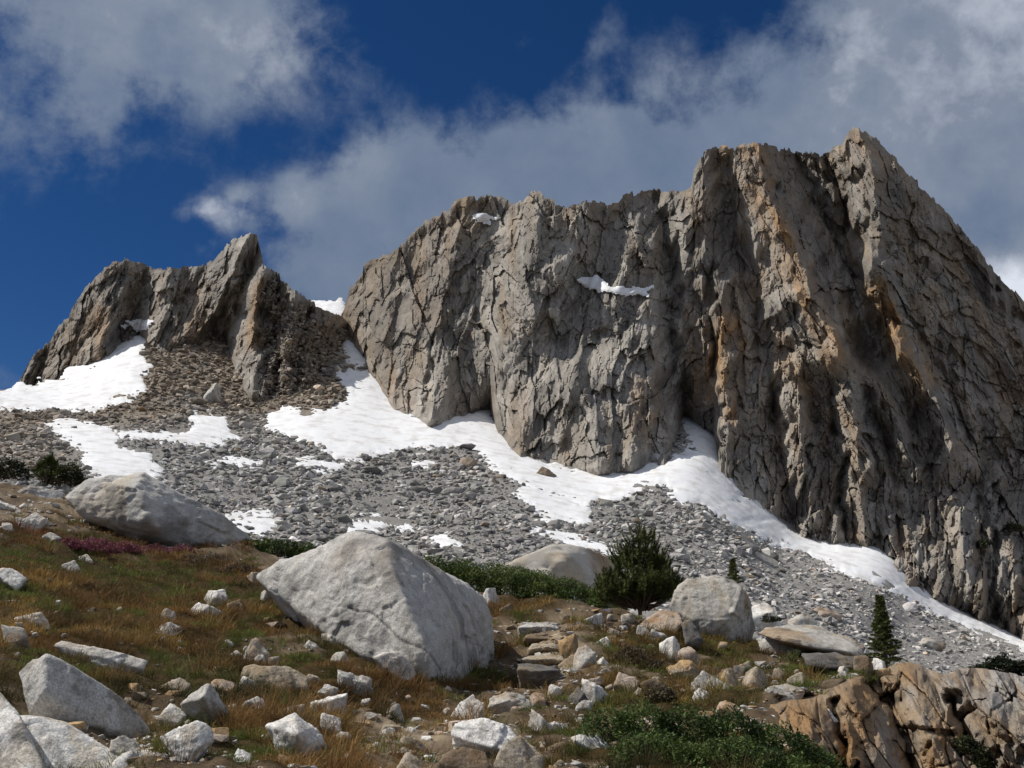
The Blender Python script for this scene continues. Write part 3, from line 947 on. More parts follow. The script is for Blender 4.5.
def scree():
    r = np.random.default_rng(21)
    V1, F1 = get_ico(2)
    protos = [hull_mesh(r, 15) for _ in range(16)]
    bigs = [cut_rock(V1, r, 11, 40, .5, .9) for _ in range(8)]
    N = 56000
    px = np.concatenate([r.uniform(-60, 1100, N * 2), r.uniform(0, 350, 9000)]); py = np.concatenate([r.uniform(320, 740, N * 2), r.uniform(335, 450, 9000)])
    sh = r.permutation(len(px)); px, py = px[sh], py[sh]
    base_m = pl(px, MAIN_BASE)
    ok = (py > pl(px, TAL_TOP) + 3) & (py > np.where(px > 340, base_m - 4, pl(px, LEFT_BASE) - 4)) & (py < pl(px, NEAR_CREST) + 75)
    sm = snow_mask(px, py)
    rr_ = r.random(len(px))
    ok &= (sm < -1.5) | (rr_ < 0.011) | ((sm < 2.0) & (rr_ < .6)) | ((sm < 7) & (rr_ < 0.22 * sstep(fbm(np.stack([px, py], -1) / 14, 2, 66), -.2, .3)))
    px, py, sm = px[ok][:N + 6000], py[ok][:N + 6000], sm[ok][:N + 6000]
    D = D_TAL(px, py)
    P = at(px, py, D)
    P[:, 2] += talus_z_noise(P)
    # rubble lying on the right flank of the left peak
    m = 4200
    qx = r.uniform(262, 352, m); qy = pl(qx, LEFT_TOP) + 8 + r.random(m) ** .8 * (pl(qx, LEFT_BASE) - pl(qx, LEFT_TOP) - 4)
    kq = fbm(np.stack([qx / 9, qy / 14], -1), 3, 69) + .9 * sstep(qy, 330, 385) > .05
    qx, qy = qx[kq], qy[kq]
    qd = left_depth(qx, qy) - .4
    px = np.concatenate([px, qx]); py = np.concatenate([py, qy]); D = np.concatenate([D, qd]); sm = np.concatenate([sm, np.full(len(qx), -50.)])
    P = np.concatenate([P, at(qx, qy, qd)])
    n = len(px)
    size = 0.33 * r.lognormal(0, 0.72, n)
    size = np.clip(size, 0.16, 2.6) * (0.75 + 0.25 * (D / 250))
    size *= 1 + 0.55 * np.clip(fbm(P[:, :2] / np.array([16, 40]), 3, 67), -.7, 1.2)
    # coarser blocks on the left-middle lobe and towards the camera
    size *= 1 + 0.08 * np.exp(-((px - 450) / 130) ** 2 - ((py - 520) / 50) ** 2)
    size *= np.where((px > 600) & (py > 470), 0.74, 1.0)
    size = np.where(sm > 0.5, np.clip(size, .25, .6), size)
    size = np.minimum(size, (7.0 + 9.0 * r.random(n) ** 3) * D / F * 0.5)
    col = talus_colour(px, py, P)
    col = col * (r.lognormal(-0.05, 0.34, n) * (1 + 0.22 * fbm(P[:, :2] / np.array([9, 30]), 3, 68)))[:, None] * (1 + r.normal(0, 0.012, (n, 3)))
    nq = len(qx)
    size[-nq:] *= 0.75
    col[-nq:] = np.array([.25, .212, .17]) * r.lognormal(0, .3, nq)[:, None]
    rusty = r.random(n) < 0.03
    col[rusty] = col[rusty] * np.array([1.0, 0.84, 0.68])
    order = np.argsort(-size * F / D)
    big = order[:130]
    rest = order[130:]
    cnt = 0
    for i in big:
        px_size = size[i] * F / D[i]
        pr = bigs[cnt % len(bigs)]
        s3 = size[i] * 1.1 * np.array([r.uniform(.9, 1.5), r.uniform(.9, 1.4), r.uniform(.55, .9)])
        V = (pr @ rot_rand(r).T) * s3
        V[:, 2] += size[i] * 0.25
        o = mesh_np('talus_block', V, F1, M_SCREE, np.repeat(col[i][None], len(V), 0), False)
        o.location = P[i]
        if px[i] < 340 and py[i] < 470:
            lab = 'brownish angular block in the scree at the foot of the left peak'
        elif px[i] > 600:
            lab = 'pale grey angular block on the right talus slope under the snowfield'
        else:
            lab = 'grey angular block on the middle talus slope below the snowfield'
        tag(o, lab, 'rock', lab.replace('angular block', 'angular blocks').replace('brownish', 'brownish'))
        cnt += 1
    VV = []; FF = []; CC = []
    for k, (pr, Fs) in enumerate(protos):
        ids = rest[k::len(protos)]
        m = len(ids)
        yaw = r.uniform(0, 2 * math.pi, m)
        tilt = r.normal(0, 0.3, m)
        s3 = size[ids][:, None] * np.stack([r.uniform(.9, 1.6, m), r.uniform(.9, 1.4, m), r.uniform(.45, .85, m)], -1)
        W = pr[None] * s3[:, None]
        c, s = np.cos(tilt)[:, None], np.sin(tilt)[:, None]
        x = W[..., 0] * c - W[..., 2] * s; z = W[..., 0] * s + W[..., 2] * c
        c, s = np.cos(yaw)[:, None], np.sin(yaw)[:, None]
        xx = x * c - W[..., 1] * s; yy = x * s + W[..., 1] * c
        W = np.stack([xx, yy, z], -1) + P[ids][:, None]
        W[..., 2] += (size[ids] * 0.2)[:, None]
        base = sum(len(v) for v in VV)
        VV.append(W.reshape(-1, 3))
        FF.append((Fs[None] + (np.arange(m) * len(pr))[:, None, None] + base).reshape(-1, 3))
        CC.append(np.repeat(col[ids], len(pr), 0))
    o = mesh_np('scree', np.concatenate(VV), np.concatenate(FF), M_SCREE, np.concatenate(CC), False)
    tag(o, None, None, None, 'stuff')


scree()
# ------------------------------------------------------------------ near hillside
GRASS_SPOTS = [  # px, py, rx, ry, weight : where turf covers the ground
    (120, 620, 210, 90, 1.0), (300, 700, 170, 70, 0.85), (60, 560, 160, 40, .8), (240, 600, 90, 40, .6), (470, 680, 70, 16, 0.9), (330, 640, 60, 40, .6), (180, 750, 60, 25, .6), (420, 640, 60, 30, .6),
    (520, 612, 40, 14, .8), (470, 640, 40, 30, .7), (640, 610, 30, 8, 0.9), (700, 646, 70, 9, 1.0), (610, 692, 70, 22, .75), (700, 700, 90, 16, .8), (560, 700, 50, 14, .45), (540, 735, 50, 18, .5),
    (500, 760, 60, 18, .3), (720, 765, 160, 30, .8), (640, 660, 40, 14, .45), (800, 690, 30, 14, .5), (820, 668, 40, 7, .7), (570, 625, 25, 12, .5), (350, 760, 60, 24, .7), (590, 680, 30, 20, .4), (-80, 660, 120, 120, .9),
    (985, 750, 20, 18, .6), (935, 690, 14, 8, .35), (650, 655, 110, 34, .52), (790, 675, 60, 22, .5), (560, 735, 60, 30, .48), (300, 770, 120, 16, .6), (60, 770, 80, 20, .5), (230, 558, 60, 14, .6), (880, 680, 30, 12, .5), (530, 640, 60, 30, .45)]
DIRT_SPOTS = [(425, 740, 42, 30, 1.0), (400, 715, 40, 14, .7), (560, 655, 22, 26, .9), (500, 735, 24, 14, .3), (455, 690, 20, 5, .3), (40, 508, 80, 14, .5), (300, 560, 40, 10, .4)]


def spots(px, py, S):
    s = np.zeros(np.shape(px))
    for (x, y, rx, ry, w) in S:
        s = np.maximum(s, w * np.exp(-(((px - x) / rx) ** 2 + ((py - y) / ry) ** 2) * 0.9))
    return s


def grass_amount(px, py, P):
    n = fbm(P[..., :2] / 1.1, 3, 71)
    n2 = fbm(P[..., :2] / 0.35, 2, 72)
    g = spots(px, py, GRASS_SPOTS) + 0.28 * n + 0.18 * n2 - 0.9 * spots(px, py, DIRT_SPOTS)
    return sstep(g, 0.28, 0.52)


def near_point(px, py):
    px = np.asarray(px, float); py = np.asarray(py, float)
    D = D_NEAR(px, py)
    D = D + 1.3 * sstep(poly_sd(px, py, OUTCROP), 5, 16)      # the soil lies deeper where the bedrock comes out
    P = at(px, py, D)
    P[..., 2] += near_ground_noise(P)
    return P


def near_sheet():
    xs = np.concatenate([np.arange(-460, -165, 8.0), np.arange(-165, 1190, 3.0), np.arange(1190, 1460, 8.0)])
    nr = 190
    t = np.linspace(0, 1, nr)
    top = pl(xs, NEAR_CREST)
    PX = np.broadcast_to(xs, (nr, len(xs)))
    PY = top + (832 - top) * t[:, None]
    P = near_point(PX, PY)
    # ground cover colours
    g = grass_amount(PX, PY, P)
    q = P[..., :2]
    n = fbm(q / 0.6, 4, 73)
    soil = np.array([0.095, 0.068, 0.042]); sand = np.array([0.30, 0.235, 0.16]); turf = np.array([0.055, 0.036, 0.014])
    d = np.clip(spots(PX, PY, DIRT_SPOTS) * 1.0 + 0.45 * n * (1 - g), 0, 1)
    c = soil + (sand - soil) * d[..., None]
    c = c + (turf - c) * g[..., None]
    c = c * (1 + 0.3 * fbm(q / 0.12, 2, 74))[..., None]
    # the ground carries on past the brow and under the camera
    tp = P[0]
    dr = tp.copy(); dr[:, 2] = 0; dr /= np.linalg.norm(dr, axis=1, keepdims=True)
    rows = []
    for s_, dz in ((90, -26), (30, -8.5), (12, -3.2), (5, -1.2), (2, -0.4)):
        rows.append(tp + dr * s_ + [0, 0, dz])
    bt = P[-1]
    f1 = bt.copy(); f1[:, :2] *= 0.55; f1[:, 2] = bt[:, 2] * .45 - 1.65 * .55
    f2 = bt.copy(); f2[:, :2] *= -0.1; f2[:, 2] = -1.68
    f3 = bt.copy(); f3[:, :2] *= -3.0; f3[:, 2] = -2.2
    P = np.concatenate([np.array(rows), P, f1[None], f2[None], f3[None]])
    c = np.concatenate([np.repeat(c[:1], 5, 0), c, np.repeat(c[-1:], 3, 0)])
    o = mesh_np('hillside', P.reshape(-1, 3), grid_faces(nr + 8, len(xs)), M_SOIL, c.reshape(-1, 3), True)
    tag(o, None, None, None, 'structure')


near_sheet()

KIND = {'w': ((0.68, 0.655, 0.61), (0.54, 0.495, 0.435)), 'g': ((0.47, 0.45, 0.415), (0.36, 0.325, 0.285)), 'o': ((0.40, 0.27, 0.14), (0.33, 0.27, 0.20)), 'b': ((0.20, 0.145, 0.095), (0.27, 0.21, 0.15)),
        'p': ((0.42, 0.34, 0.27), (0.36, 0.25, 0.16)), 'd': ((0.14, 0.13, 0.12), (0.2, 0.17, 0.13)), 'y': ((0.36, 0.30, 0.22), (0.42, 0.36, 0.29)), 'k': ((0.45, 0.42, 0.37), (0.36, 0.28, 0.2))}


def finish_rock(name, V, Fc, kind, seed, size, label, cat, group, rough=1.0, near=True, name_label=True):
    """V world coords; displaces, colours and links one rock"""
    r = np.random.default_rng(seed)
    c0 = V.mean(0)
    off = r.uniform(-50, 50, 3)
    q = (V - c0) / size + off
    d = V - c0
    d = d / (np.linalg.norm(d, axis=1, keepdims=True) + 1e-9)
    disp = 0.022 * fbm(q * 2.2, 2, seed) - 0.008 * np.abs(fbm(q * 4.5, 3, seed + 1)) - 0.006 * np.abs(fbm(q * 13, 3, seed + 2)) + 0.004 * fbm(q * 34, 2, seed + 4)
    # broken faces: flat chips, each with a tilt of its own
    for ns, tl, of in ((26 if len(V) < 5000 else 60, .075, .005), (110 if len(V) < 5000 else 420, .06 if size < .5 else .075, .002)):
        sd_ = V[r.integers(0, len(V), ns)] * 1.0
        best = np.full(len(V), 1e18); bi = np.zeros(len(V), int)
        for k_ in range(ns):
            e2 = ((V - sd_[k_]) ** 2).sum(1)
            m_ = e2 < best
            best = np.where(m_, e2, best); bi[m_] = k_
        gr_ = r.normal(0, tl, (ns, 3)); of_ = r.normal(0, of, ns)
        disp = disp + of_[bi] + ((V - sd_[bi]) * gr_[bi]).sum(1) / size
    # chipped ledges
    st = fbm(q * 3.1, 2, seed + 3)
    disp = disp + 0.016 * (np.round(st * 2.5) / 2.5)
    # open joints: thin grooves along a few warped planes
    crack = np.zeros(len(V))
    if size > .3:
        for k_ in range(2 if size < 1.5 else 4):
            nr_ = r.normal(size=3) * np.array([.5, .5, 1.0]); nr_ /= np.linalg.norm(nr_)
            t_ = np.abs(((V - c0) @ nr_) / size - r.uniform(-.28, .28) + .03 * fbm(q * 3.0 + 5 * k_, 3, seed + 20 + k_))
            g_ = sstep(fbm(q * 1.6 + 9 * k_, 2, seed + 30 + k_), -.15, .2)
            crack = np.maximum(crack, (1 - sstep(t_, .002, .007)) * g_)
    disp = disp - .010 * crack
    V = V + d * (disp * size * rough)[:, None]
    a, b = [np.array(x) for x in KIND[kind]]
    m = sstep(fbm(q * 1.7, 3, seed + 5), 0.05, 0.6)
    col = a + (b - a) * m[:, None]
    li = np.maximum(sstep(fbm(q * 6.0, 3, seed + 6), 0.30, 0.6) * 0.45, sstep(fbm(q * 17.0, 2, seed + 8), 0.38, .62) * .18)       # dark lichen
    ws = sstep(fbm(np.stack([q[:, 0] * 5, q[:, 1] * 5, q[:, 2] * .8], -1), 3, seed + 9), .15, .6)       # brownish water stains
    col = col * (1 - ws[:, None] * np.array([.13, .19, .27]))
    col = col + (np.array([0.075, 0.072, 0.066]) - col) * li[:, None]
    col = col * (1 + 0.10 * fbm(q * 12, 2, seed + 7) + .10 * fbm(q * 2.6, 3, seed + 10))[:, None]
    col = col * (1 - .55 * crack)[:, None]
    org = np.array([c0[0], c0[1], V[:, 2].min()])
    o = mesh_np(name, V, Fc, M_STONE, col, True, None, org)
    return tag(o, label, cat, group)


def hull_planes(P):
    bm = bmesh.new()
    for p in P:
        bm.verts.new(p)
    bmesh.ops.convex_hull(bm, input=bm.verts)
    bmesh.ops.recalc_face_normals(bm, faces=bm.faces)
    c = np.mean(P, 0)
    out = {}
    for f in bm.faces:
        if f.calc_area() < 1e-5:
            continue
        n = np.array(f.normal)
        d = float(np.dot(n, np.array(f.verts[0].co) - c))
        if d < 0:
            n, d = -n, -d
        if d > 1e-4:
            out[tuple(np.round(np.append(n, d), 3))] = (n, d)
    bm.free()
    N = np.array([x[0] for x in out.values()]); Dd = np.array([x[1] for x in out.values()])
    return c, N, Dd


def hull_rock(name, D, pts, label, kind='g', thick=None, sub=5, sharp=26, seed=1, cat='boulder', group=None, rough=1.0, back=0.72):
    """pts: (px, py, dd) corners of the visible side, dd metres behind depth D; the far side is closed with real thickness"""
    a = np.array([p if len(p) == 3 else (p[0], p[1], 0.0) for p in pts], float)
    if isinstance(D, str):                          # stands on the ground under its lowest corners
        k_ = np.argsort(a[:, 1])[-3:]
        D = float(np.min(D_NEAR(a[k_, 0], np.minimum(a[k_, 1], 800)))) - .1 - a[k_, 2].min() + float(D.replace('ground', '') or 0)
    if D is None:                                   # lies on the slope: every corner starts from the ground under it
        D = D_NEAR(a[:, 0], np.minimum(a[:, 1], 800))
    Dm = float(np.mean(D))
    W = at(a[:, 0], a[:, 1], D + a[:, 2])
    cen = a[:, :2].mean(0)
    w = (a[:, 0].max() - a[:, 0].min()) * Dm / F
    h = (a[:, 1].max() - a[:, 1].min()) * Dm / F
    if thick is None:
        thick = 0.75 * min(w, max(h * 1.3, w * .55))
    b = a.copy()
    b[:, :2] = cen + (b[:, :2] - cen) * back
    Wb = at(b[:, 0], b[:, 1], D + a[:, 2] + thick)
    low = W[a[:, 1] > np.percentile(a[:, 1], 70)].copy(); low[:, 2] -= 0.07 * h + 0.03; low[:, 1] += 0.1 * thick
    lowb = Wb[a[:, 1] > np.percentile(a[:, 1], 60)].copy(); lowb[:, 2] -= 0.35 * h + 0.03
    P = np.concatenate([W, Wb, low, lowb])
    mn = P.min(0); ext = P.max(0) - mn
    Q = (P - mn) / ext * 2 - 1
    c, N, Dd = hull_planes(Q)
    V, Fc = get_ico(sub)
    q = np.clip(V @ N.T, 0, None) / Dd
    sharp = sharp * 2.6
    s = (q ** sharp).sum(1) ** (-1.0 / sharp)
    X = c + V * s[:, None]
    X = (X + 1) / 2 * ext + mn
    return finish_rock(name, X, Fc, kind, seed, max(w, h), label, cat, group, rough)


STONES = []


def stone(x0, x1, y0, y1, kind, label, seed, roll=0.0, cat='rock', group=None, name='rock', D=None, flat=0.85, sub=4, cuts=13, bury=0.85, sharp=70):
    r = np.random.default_rng(1000 + seed)
    cx = (x0 + x1) / 2.0
    if D is None:
        D = float(D_NEAR(cx, y1 - 1))
        STONES.append((x0, x1, y1))
    w = (x1 - x0) * D / F; h = (y1 - y0) * D / F
    V, Fc = get_ico(sub)
    S = block_rock(V, r, sharp)
    c, s = math.cos(roll), math.sin(roll)
    asp = (x1 - x0) / max(1.0, (y1 - y0))
    S = S * np.array([asp ** 0.5, 1, 1 / asp ** 0.5])
    S = np.stack([S[:, 0] * c + S[:, 2] * s, S[:, 1], -S[:, 0] * s + S[:, 2] * c], -1)
    S = (S - (S.max(0) + S.min(0)) / 2) / ((S.max(0) - S.min(0)) / 2)
    dep = flat * (w * h) ** 0.5 if flat else w
    hh = h * (1 + bury)
    top = at(cx, y0, D + dep * 0.3)
    ctr = at(cx, (y0 + y1) / 2, D + dep * 0.35)
    X = S * np.array([w / 2, dep / 2 * 1.15, hh / 2]) + np.array([ctr[0], ctr[1], top[2] - hh / 2])
    return finish_rock(name, X, Fc, kind, seed, max(w, h), label, cat, group)


# ---- the big ones, corner by corner
hull_rock('boulder', 14.4, [(258, 576, 2.6), (284, 562, 2.3), (319, 544, 2.0), (344, 532, 1.8), (363, 531, 1.7), (388, 537, 1.3), (389, 562, .45), (401, 547, 1.7), (429, 567, 2.5), (459, 581, 2.9), (478, 594, 3.0), (490, 617, 3.3), (489, 678, 3.0), (409, 612, .0), (431, 655, -.35), (464, 614, 1.75), (462, 640, 1.45),
                            (461, 688, 1.1), (480, 683, 2.2), (432, 684, -.35), (400, 672, -.2), (330, 640, .8), (300, 612, 1.5)],
          'huge pale grey granite boulder with a blunt peak rising left of the stone steps', 'g', 2.6, 7, 34, 11, 'boulder', None, 0.62, .85)
hull_rock('boulder', 27.5, [(61, 497, .4), (83, 477, .6), (104, 473, .8), (123, 471, .9), (143, 472, .6), (186, 493, .8), (226, 514, 1.2), (252, 536, 1.8), (239, 545, 1.2), (199, 549, .3), (150, 520, -.9), (166, 540, -.5), (126, 532, -.4), (76, 515, .1), (140, 492, -.4)],
          'broad low grey boulder with dark shaded front on the upper left slope', 'g', 3.2, 6, 24, 12, 'boulder', None, 0.8)
hull_rock('boulder', 140.0, [(500, 566, 4), (514, 560, 2), (530, 553, 2), (547, 545, 3), (565, 543, 4), (586, 547, 5), (604, 553, 7), (622, 563, 9), (610, 582, 3), (560, 560, -2), (540, 588, -2), (590, 590, 0)],
          'pale domed rock behind the willow thicket left of the pine', 'k', 10, 5, 16, 13, 'boulder', None, .7)
hull_rock('boulder', 'ground', [(667, 608, .3), (677, 585, .6), (688, 579, .9), (701, 582, .5), (714, 575, .7), (735, 580, .6), (743, 589, .35), (735, 612, -.05), (733, 640, 0), (747, 642, .9), (755, 627, 1.2), (749, 596, 1.1), (700, 629, -.1), (690, 618, 0)],
          'tan upright boulder with one dark side, right of the bushy pine', 'k', 1.1, 6, 30, 14, 'boulder', None, 0.7, .8)
hull_rock('boulder', 'ground-0.9', [(636, 627), (646, 618, .3), (662, 610, .5), (679, 611, .4), (683, 622, .1), (675, 632, -.1), (655, 630, -.1)], 'pinkish wedge slab lying against the foot of the tan boulder', 'p', .8, 5, 26, 15, 'rock')
hull_rock('boulder', 'ground-0.9', [(677, 613, .1), (690, 609, .3), (704, 613), (700, 622, -.1), (685, 622, -.1)], 'small dark brown slab tucked between the wedge slab and tan boulder', 'b', .6, 4, 24, 16, 'rock')
hull_rock('boulder', 'ground-0.9', [(680, 622, .2), (691, 618, .3), (703, 640), (700, 645), (686, 643, -.1)], 'dark grey leaning rock under the tan boulder', 'd', .5, 4, 24, 17, 'rock')
hull_rock('boulder', 'ground', [(757, 633, .5), (766, 627, .9), (790, 625, 1.2), (818, 626, 1.3), (850, 637, 1.1), (867, 647, .9), (863, 657, .3), (848, 652, -.1), (808, 647, -.3), (795, 638, -.2), (775, 640, .1)],
          'long pale flat slab overhanging a dark hollow left of the small fir', 'k', 1.7, 6, 26, 18, 'boulder', None, .6)
hull_rock('boulder', 'ground', [(757, 639, .2), (775, 635, .1), (797, 640, .2), (799, 652, 0), (780, 655, -.1), (760, 652, 0)], 'squat grey block propping up the left end of the long flat slab', 'g', .8, 5, 26, 19, 'rock')
hull_rock('boulder', 'ground', [(800, 653, .5), (830, 652, .5), (858, 657, .6), (855, 668, .2), (825, 668), (803, 664)], 'rock coloured dark for the shade in the hollow beneath the long flat slab', 'd', .7, 4, 24, 20, 'rock')  # dark colour stands in for the shade under the slab
hull_rock('boulder', 'ground', [(19, 673, .15), (28, 662, .12), (45, 650, .05), (62, 658, .12), (103, 683, .2), (138, 712, .35), (150, 729, .4), (120, 730, .1), (103, 727, 0), (28, 715, -.1), (42, 690, -.18), (75, 722, -.1)],
          'sharp wedge shaped grey boulder in the russet grass at lower left', 'g', .75, 6, 34, 21, 'boulder', None, .55)
hull_rock('boulder', 6.9, [(-60, 690, .6), (0, 691, .4), (22, 716, .15), (45, 762, 0), (48, 800, -.2), (-60, 800, -.2)], 'pale grey rock ledge in the bottom left corner, left of the dark crack', 'w', 1.0, 6, 30, 22, 'rock ledge', None, .5, .9)
hull_rock('boulder', 7.0, [(12, 714, .4), (38, 716, .35), (66, 722, .45), (80, 733, .3), (101, 743, .3), (128, 762, .25), (130, 800, 0), (50, 800, -.1), (48, 760, .02), (24, 720, .22)], 'cracked pale rock ledge at the bottom left, right of the dark crack', 'w', .9, 6, 30, 23, 'rock ledge', None, .5, .9)
hull_rock('boulder', 7.0, [(112, 762, .1), (125, 752, .15), (145, 749, .2), (165, 754, .2), (177, 768, .2), (172, 800), (118, 800, -.1)], 'rounded pale rock cut by the bottom edge beside the cracked ledge', 'w', .5, 5, 22, 24, 'rock')
hull_rock('boulder', 'ground', [(159, 737, .05), (180, 726, .1), (198, 719, .12), (213, 727, .12), (215, 739, .08), (200, 751, -.02), (190, 761, -.05), (176, 757, -.05), (170, 745, 0)], 'knobbly white rock with dark lichen near the bottom left', 'w', .34, 5, 26, 25, 'rock')
hull_rock('boulder', 'ground', [(179, 704), (191, 694, .05), (209, 682, .02), (219, 693, .1), (229, 713, .15), (214, 721, .02), (193, 712, -.05), (204, 697, -.2)], 'pyramid shaped grey rock above the knobbly white rock', 'g', .4, 5, 36, 26, 'rock')
hull_rock('boulder', 'ground', [(265, 725), (280, 719, .08), (294, 713, .06), (319, 727, .12), (327, 747, .14), (313, 759, .03), (278, 755, -.03), (298, 734, -.26), (301, 757, -.2)], 'bright angular block with a grey right side at bottom centre left', 'w', .4, 5, 36, 27, 'rock')
hull_rock('boulder', 'ground', [(53, 645), (61, 640, .1), (86, 646, .1), (125, 654, .1), (150, 661, .1), (144, 669), (93, 667), (75, 661)], 'long thin white slab lying above the sharp wedge boulder', 'w', .5, 5, 26, 28, 'rock')
hull_rock('boulder', 'ground', [(239, 676), (243, 667, .1), (256, 664, .2), (290, 667, .2), (311, 678, .15), (308, 687), (285, 690, -.05), (262, 687, -.08)], 'brown log shaped layered rock in the grass below the huge boulder', 'y', .45, 5, 22, 29, 'rock')
hull_rock('boulder', 'ground', [(371, 656), (385, 652, .1), (397, 651, .1), (407, 660, .1), (416, 672, .15), (408, 684), (393, 674, -.05), (380, 662)], 'white rock leaning at the lower left foot of the huge boulder', 'w', .45, 5, 28, 30, 'rock')
hull_rock('boulder', 'ground', [(449, 732), (457, 721, .2), (484, 718, .25), (512, 726, .2), (520, 738, .1), (505, 750, -.08), (470, 742, -.1), (452, 742)], 'white topped boulder with a broken brown front at bottom centre', 'w', .5, 5, 30, 31, 'rock')
hull_rock('boulder', 'ground', [(505, 742, .1), (520, 735, .2), (532, 746, .2), (543, 757, .2), (541, 775), (510, 778, -.1), (492, 765, -.1)], 'rough brownish rock under the right side of the white topped boulder', 'y', .45, 5, 30, 32, 'rock')
hull_rock('boulder', 'ground', [(436, 764), (447, 752, .1), (462, 745, .12), (486, 751, .1), (492, 768), (480, 790, -.05), (440, 786)], 'brown wedge under the left side of the white topped boulder', 'b', .4, 5, 30, 33, 'rock')
hull_rock('boulder', 'ground', [(569, 737), (580, 734, .1), (598, 736, .15), (621, 752, .15), (617, 758), (600, 755, -.04), (583, 746)], 'flat white slab beside the bottom willow bush', 'w', .4, 5, 26, 34, 'rock')
hull_rock('boulder', 'ground', [(763, 690), (771, 685, .15), (788, 684, .2), (806, 690, .15), (800, 702), (780, 699, -.08), (767, 696)], 'flat pale block resting on ochre rock left of the cracked slabs', 'k', .6, 5, 28, 35, 'rock')
stone(444, 485, 695, 719, 'w', 'round white lumpy rock beside the path below the huge boulder', 36, sub=5)

# ---- bare ochre outcrop at the lower right


def outcrop():
    """one mass of jointed bedrock: ribs that catch the sun and deep clefts between them"""
    topl = [(758, 706), (764, 702), (785, 696), (804, 694), (822, 692), (836, 683), (850, 677), (866, 676), (882, 673), (890, 667), (898, 663), (909, 662), (920, 664), (930, 670), (940, 674), (950, 673), (958, 669), (966, 668), (985, 669), (1005, 672), (1040, 680), (1085, 694)]
    outl = OUTCROP
    xs = np.arange(758, 1086, 0.8)
    nr = 190
    o, a_, b_, e_, r_ = facet(xs, xs * 0, 9, 9, 331)
    top = pl(xs, topl) + 0.9 * o
    t = np.linspace(0, 1, nr)
    PX = np.broadcast_to(xs, (nr, len(xs))).copy()
    PY = top + (822 - top) * t[:, None]
    sd_ = poly_sd(PX, PY, outl)
    D = D_NEAR(PX, np.minimum(PY, 815)) * 1.0
    f = lambda *k, **q: feature(PX, PY, *k, **q)
    R = np.zeros(PX.shape)
    R += f([(783, 698), (808, 722), (838, 756)], -.35, 24, 12, end=12)
    R += f([(843, 722), (852, 745), (864, 800)], -.55, 9, 6, end=6)
    R += f([(836, 700), (840, 725), (846, 760), (850, 800)], .7, 5, 6, end=6)
    R += f([(850, 682), (866, 712), (886, 742), (904, 812)], -.45, 26, 9, end=10)
    R += f([(868, 682), (890, 713), (908, 745), (922, 812)], 1.35, 9, 24, end=14)
    R += f([(884, 684), (896, 712), (905, 735)], .25, 6, 6, end=8)
    R += f([(906, 664), (916, 695), (928, 728)], -.45, 22, 15, end=8)
    R += f([(922, 670), (935, 690), (946, 714)], .4, 6, 10, end=10)
    R += f([(915, 728), (932, 731), (945, 735)], .3, 30, 30, end=4)
    R += f([(930, 736), (946, 770), (956, 812)], -.45, 18, 12, end=8)
    R += f([(938, 738), (950, 775), (958, 812)], .3, 2.5, 2.5, end=6)
    R += f([(948, 700), (964, 730), (984, 762), (1004, 812)], 1.4, 9, 22, end=14)
    R += f([(940, 676), (985, 710), (1022, 742), (1070, 790)], -.6, 16, 30, end=10)
    R += f([(962, 674), (1000, 700), (1040, 730)], .35, 8, 14, end=10)
    R += f([(1010, 672), (1040, 700), (1070, 730)], -.6, 30, 30, end=14)
    w = np.stack([PX, PY], -1)
    u = PX - 0.55 * (PY - 700) + 1.2 * fbm(w / 40, 2, 335)
    v = PY + 0.5 * PX + 1.5 * fbm(w / 36, 2, 336)
    tint = np.zeros(PX.shape)
    for (cw, ch, of, tu, tv, cr, s_) in ((40, 80, .16, .006, .003, .16, 341), (19, 40, .07, .005, .003, .03, 351), (8, 13, .018, .004, .003, .01, 361), (3, 4, .006, .004, .003, .004, 371)):
        oo, a, b, e, rr = facet(u, v, cw, ch, s_)
        R = R + of * oo + tu * a + tv * b + cr * np.clip(1 - e / .08, 0, 1)
        tint = tint + (rr - .5) * (.45 if cw > 5 else .3)
    for (cw, ch, am, sk, s_) in ((30, 52, .26, .3, 381), (14, 24, .13, -.4, 382), (6.5, 11, .06, .3, 383), (3, 5, .022, -.2, 384)):
        R = R + am * plane_noise(u + .2 * cw * vnoise(w / (cw * 3), s_), v + .2 * ch * vnoise(w / (ch * 3), s_ + 9), cw, ch, s_, sk)
    lift = np.clip(sd_ * .05, -.5, .50)
    D = D - lift + R * np.clip(sd_ / 8, 0, 1)
    P = at(PX, PY, D)
    ochre = np.array([.31, .185, .085]); tan = np.array([.31, .235, .155]); grey = np.array([.34, .32, .295]); dark = np.array([.09, .075, .06])
    st = fbm(np.stack([u / 8, v / 40], -1), 4, 338)
    wo = np.clip(spots(PX, PY, [(805, 720, 34, 28, 1.0), (850, 748, 22, 40, 1.1), (860, 700, 24, 26, .9), (905, 674, 22, 12, .5), (936, 755, 14, 26, .8), (890, 690, 16, 20, .4)]) + .45 * st, 0, 1)
    wg = np.clip(spots(PX, PY, [(1010, 690, 60, 30, 1.0), (1020, 755, 50, 40, .5), (908, 700, 12, 14, .6), (885, 755, 16, 30, .5)]) + .35 * fbm(w / 16, 3, 339), 0, 1)
    c = tan + (grey - tan) * wg[..., None]
    c = c + (ochre - c) * wo[..., None]
    dk = sstep(fbm(np.stack([u / 6, v / 22], -1), 4, 340), .15, .6) * .5
    c = c + (dark - c) * dk[..., None]
    c = c * .86 * (1 + .22 * tint)[..., None]
    tp = P[0]
    d = tp.copy(); d[:, 2] = 0; d /= np.linalg.norm(d, axis=1, keepdims=True)
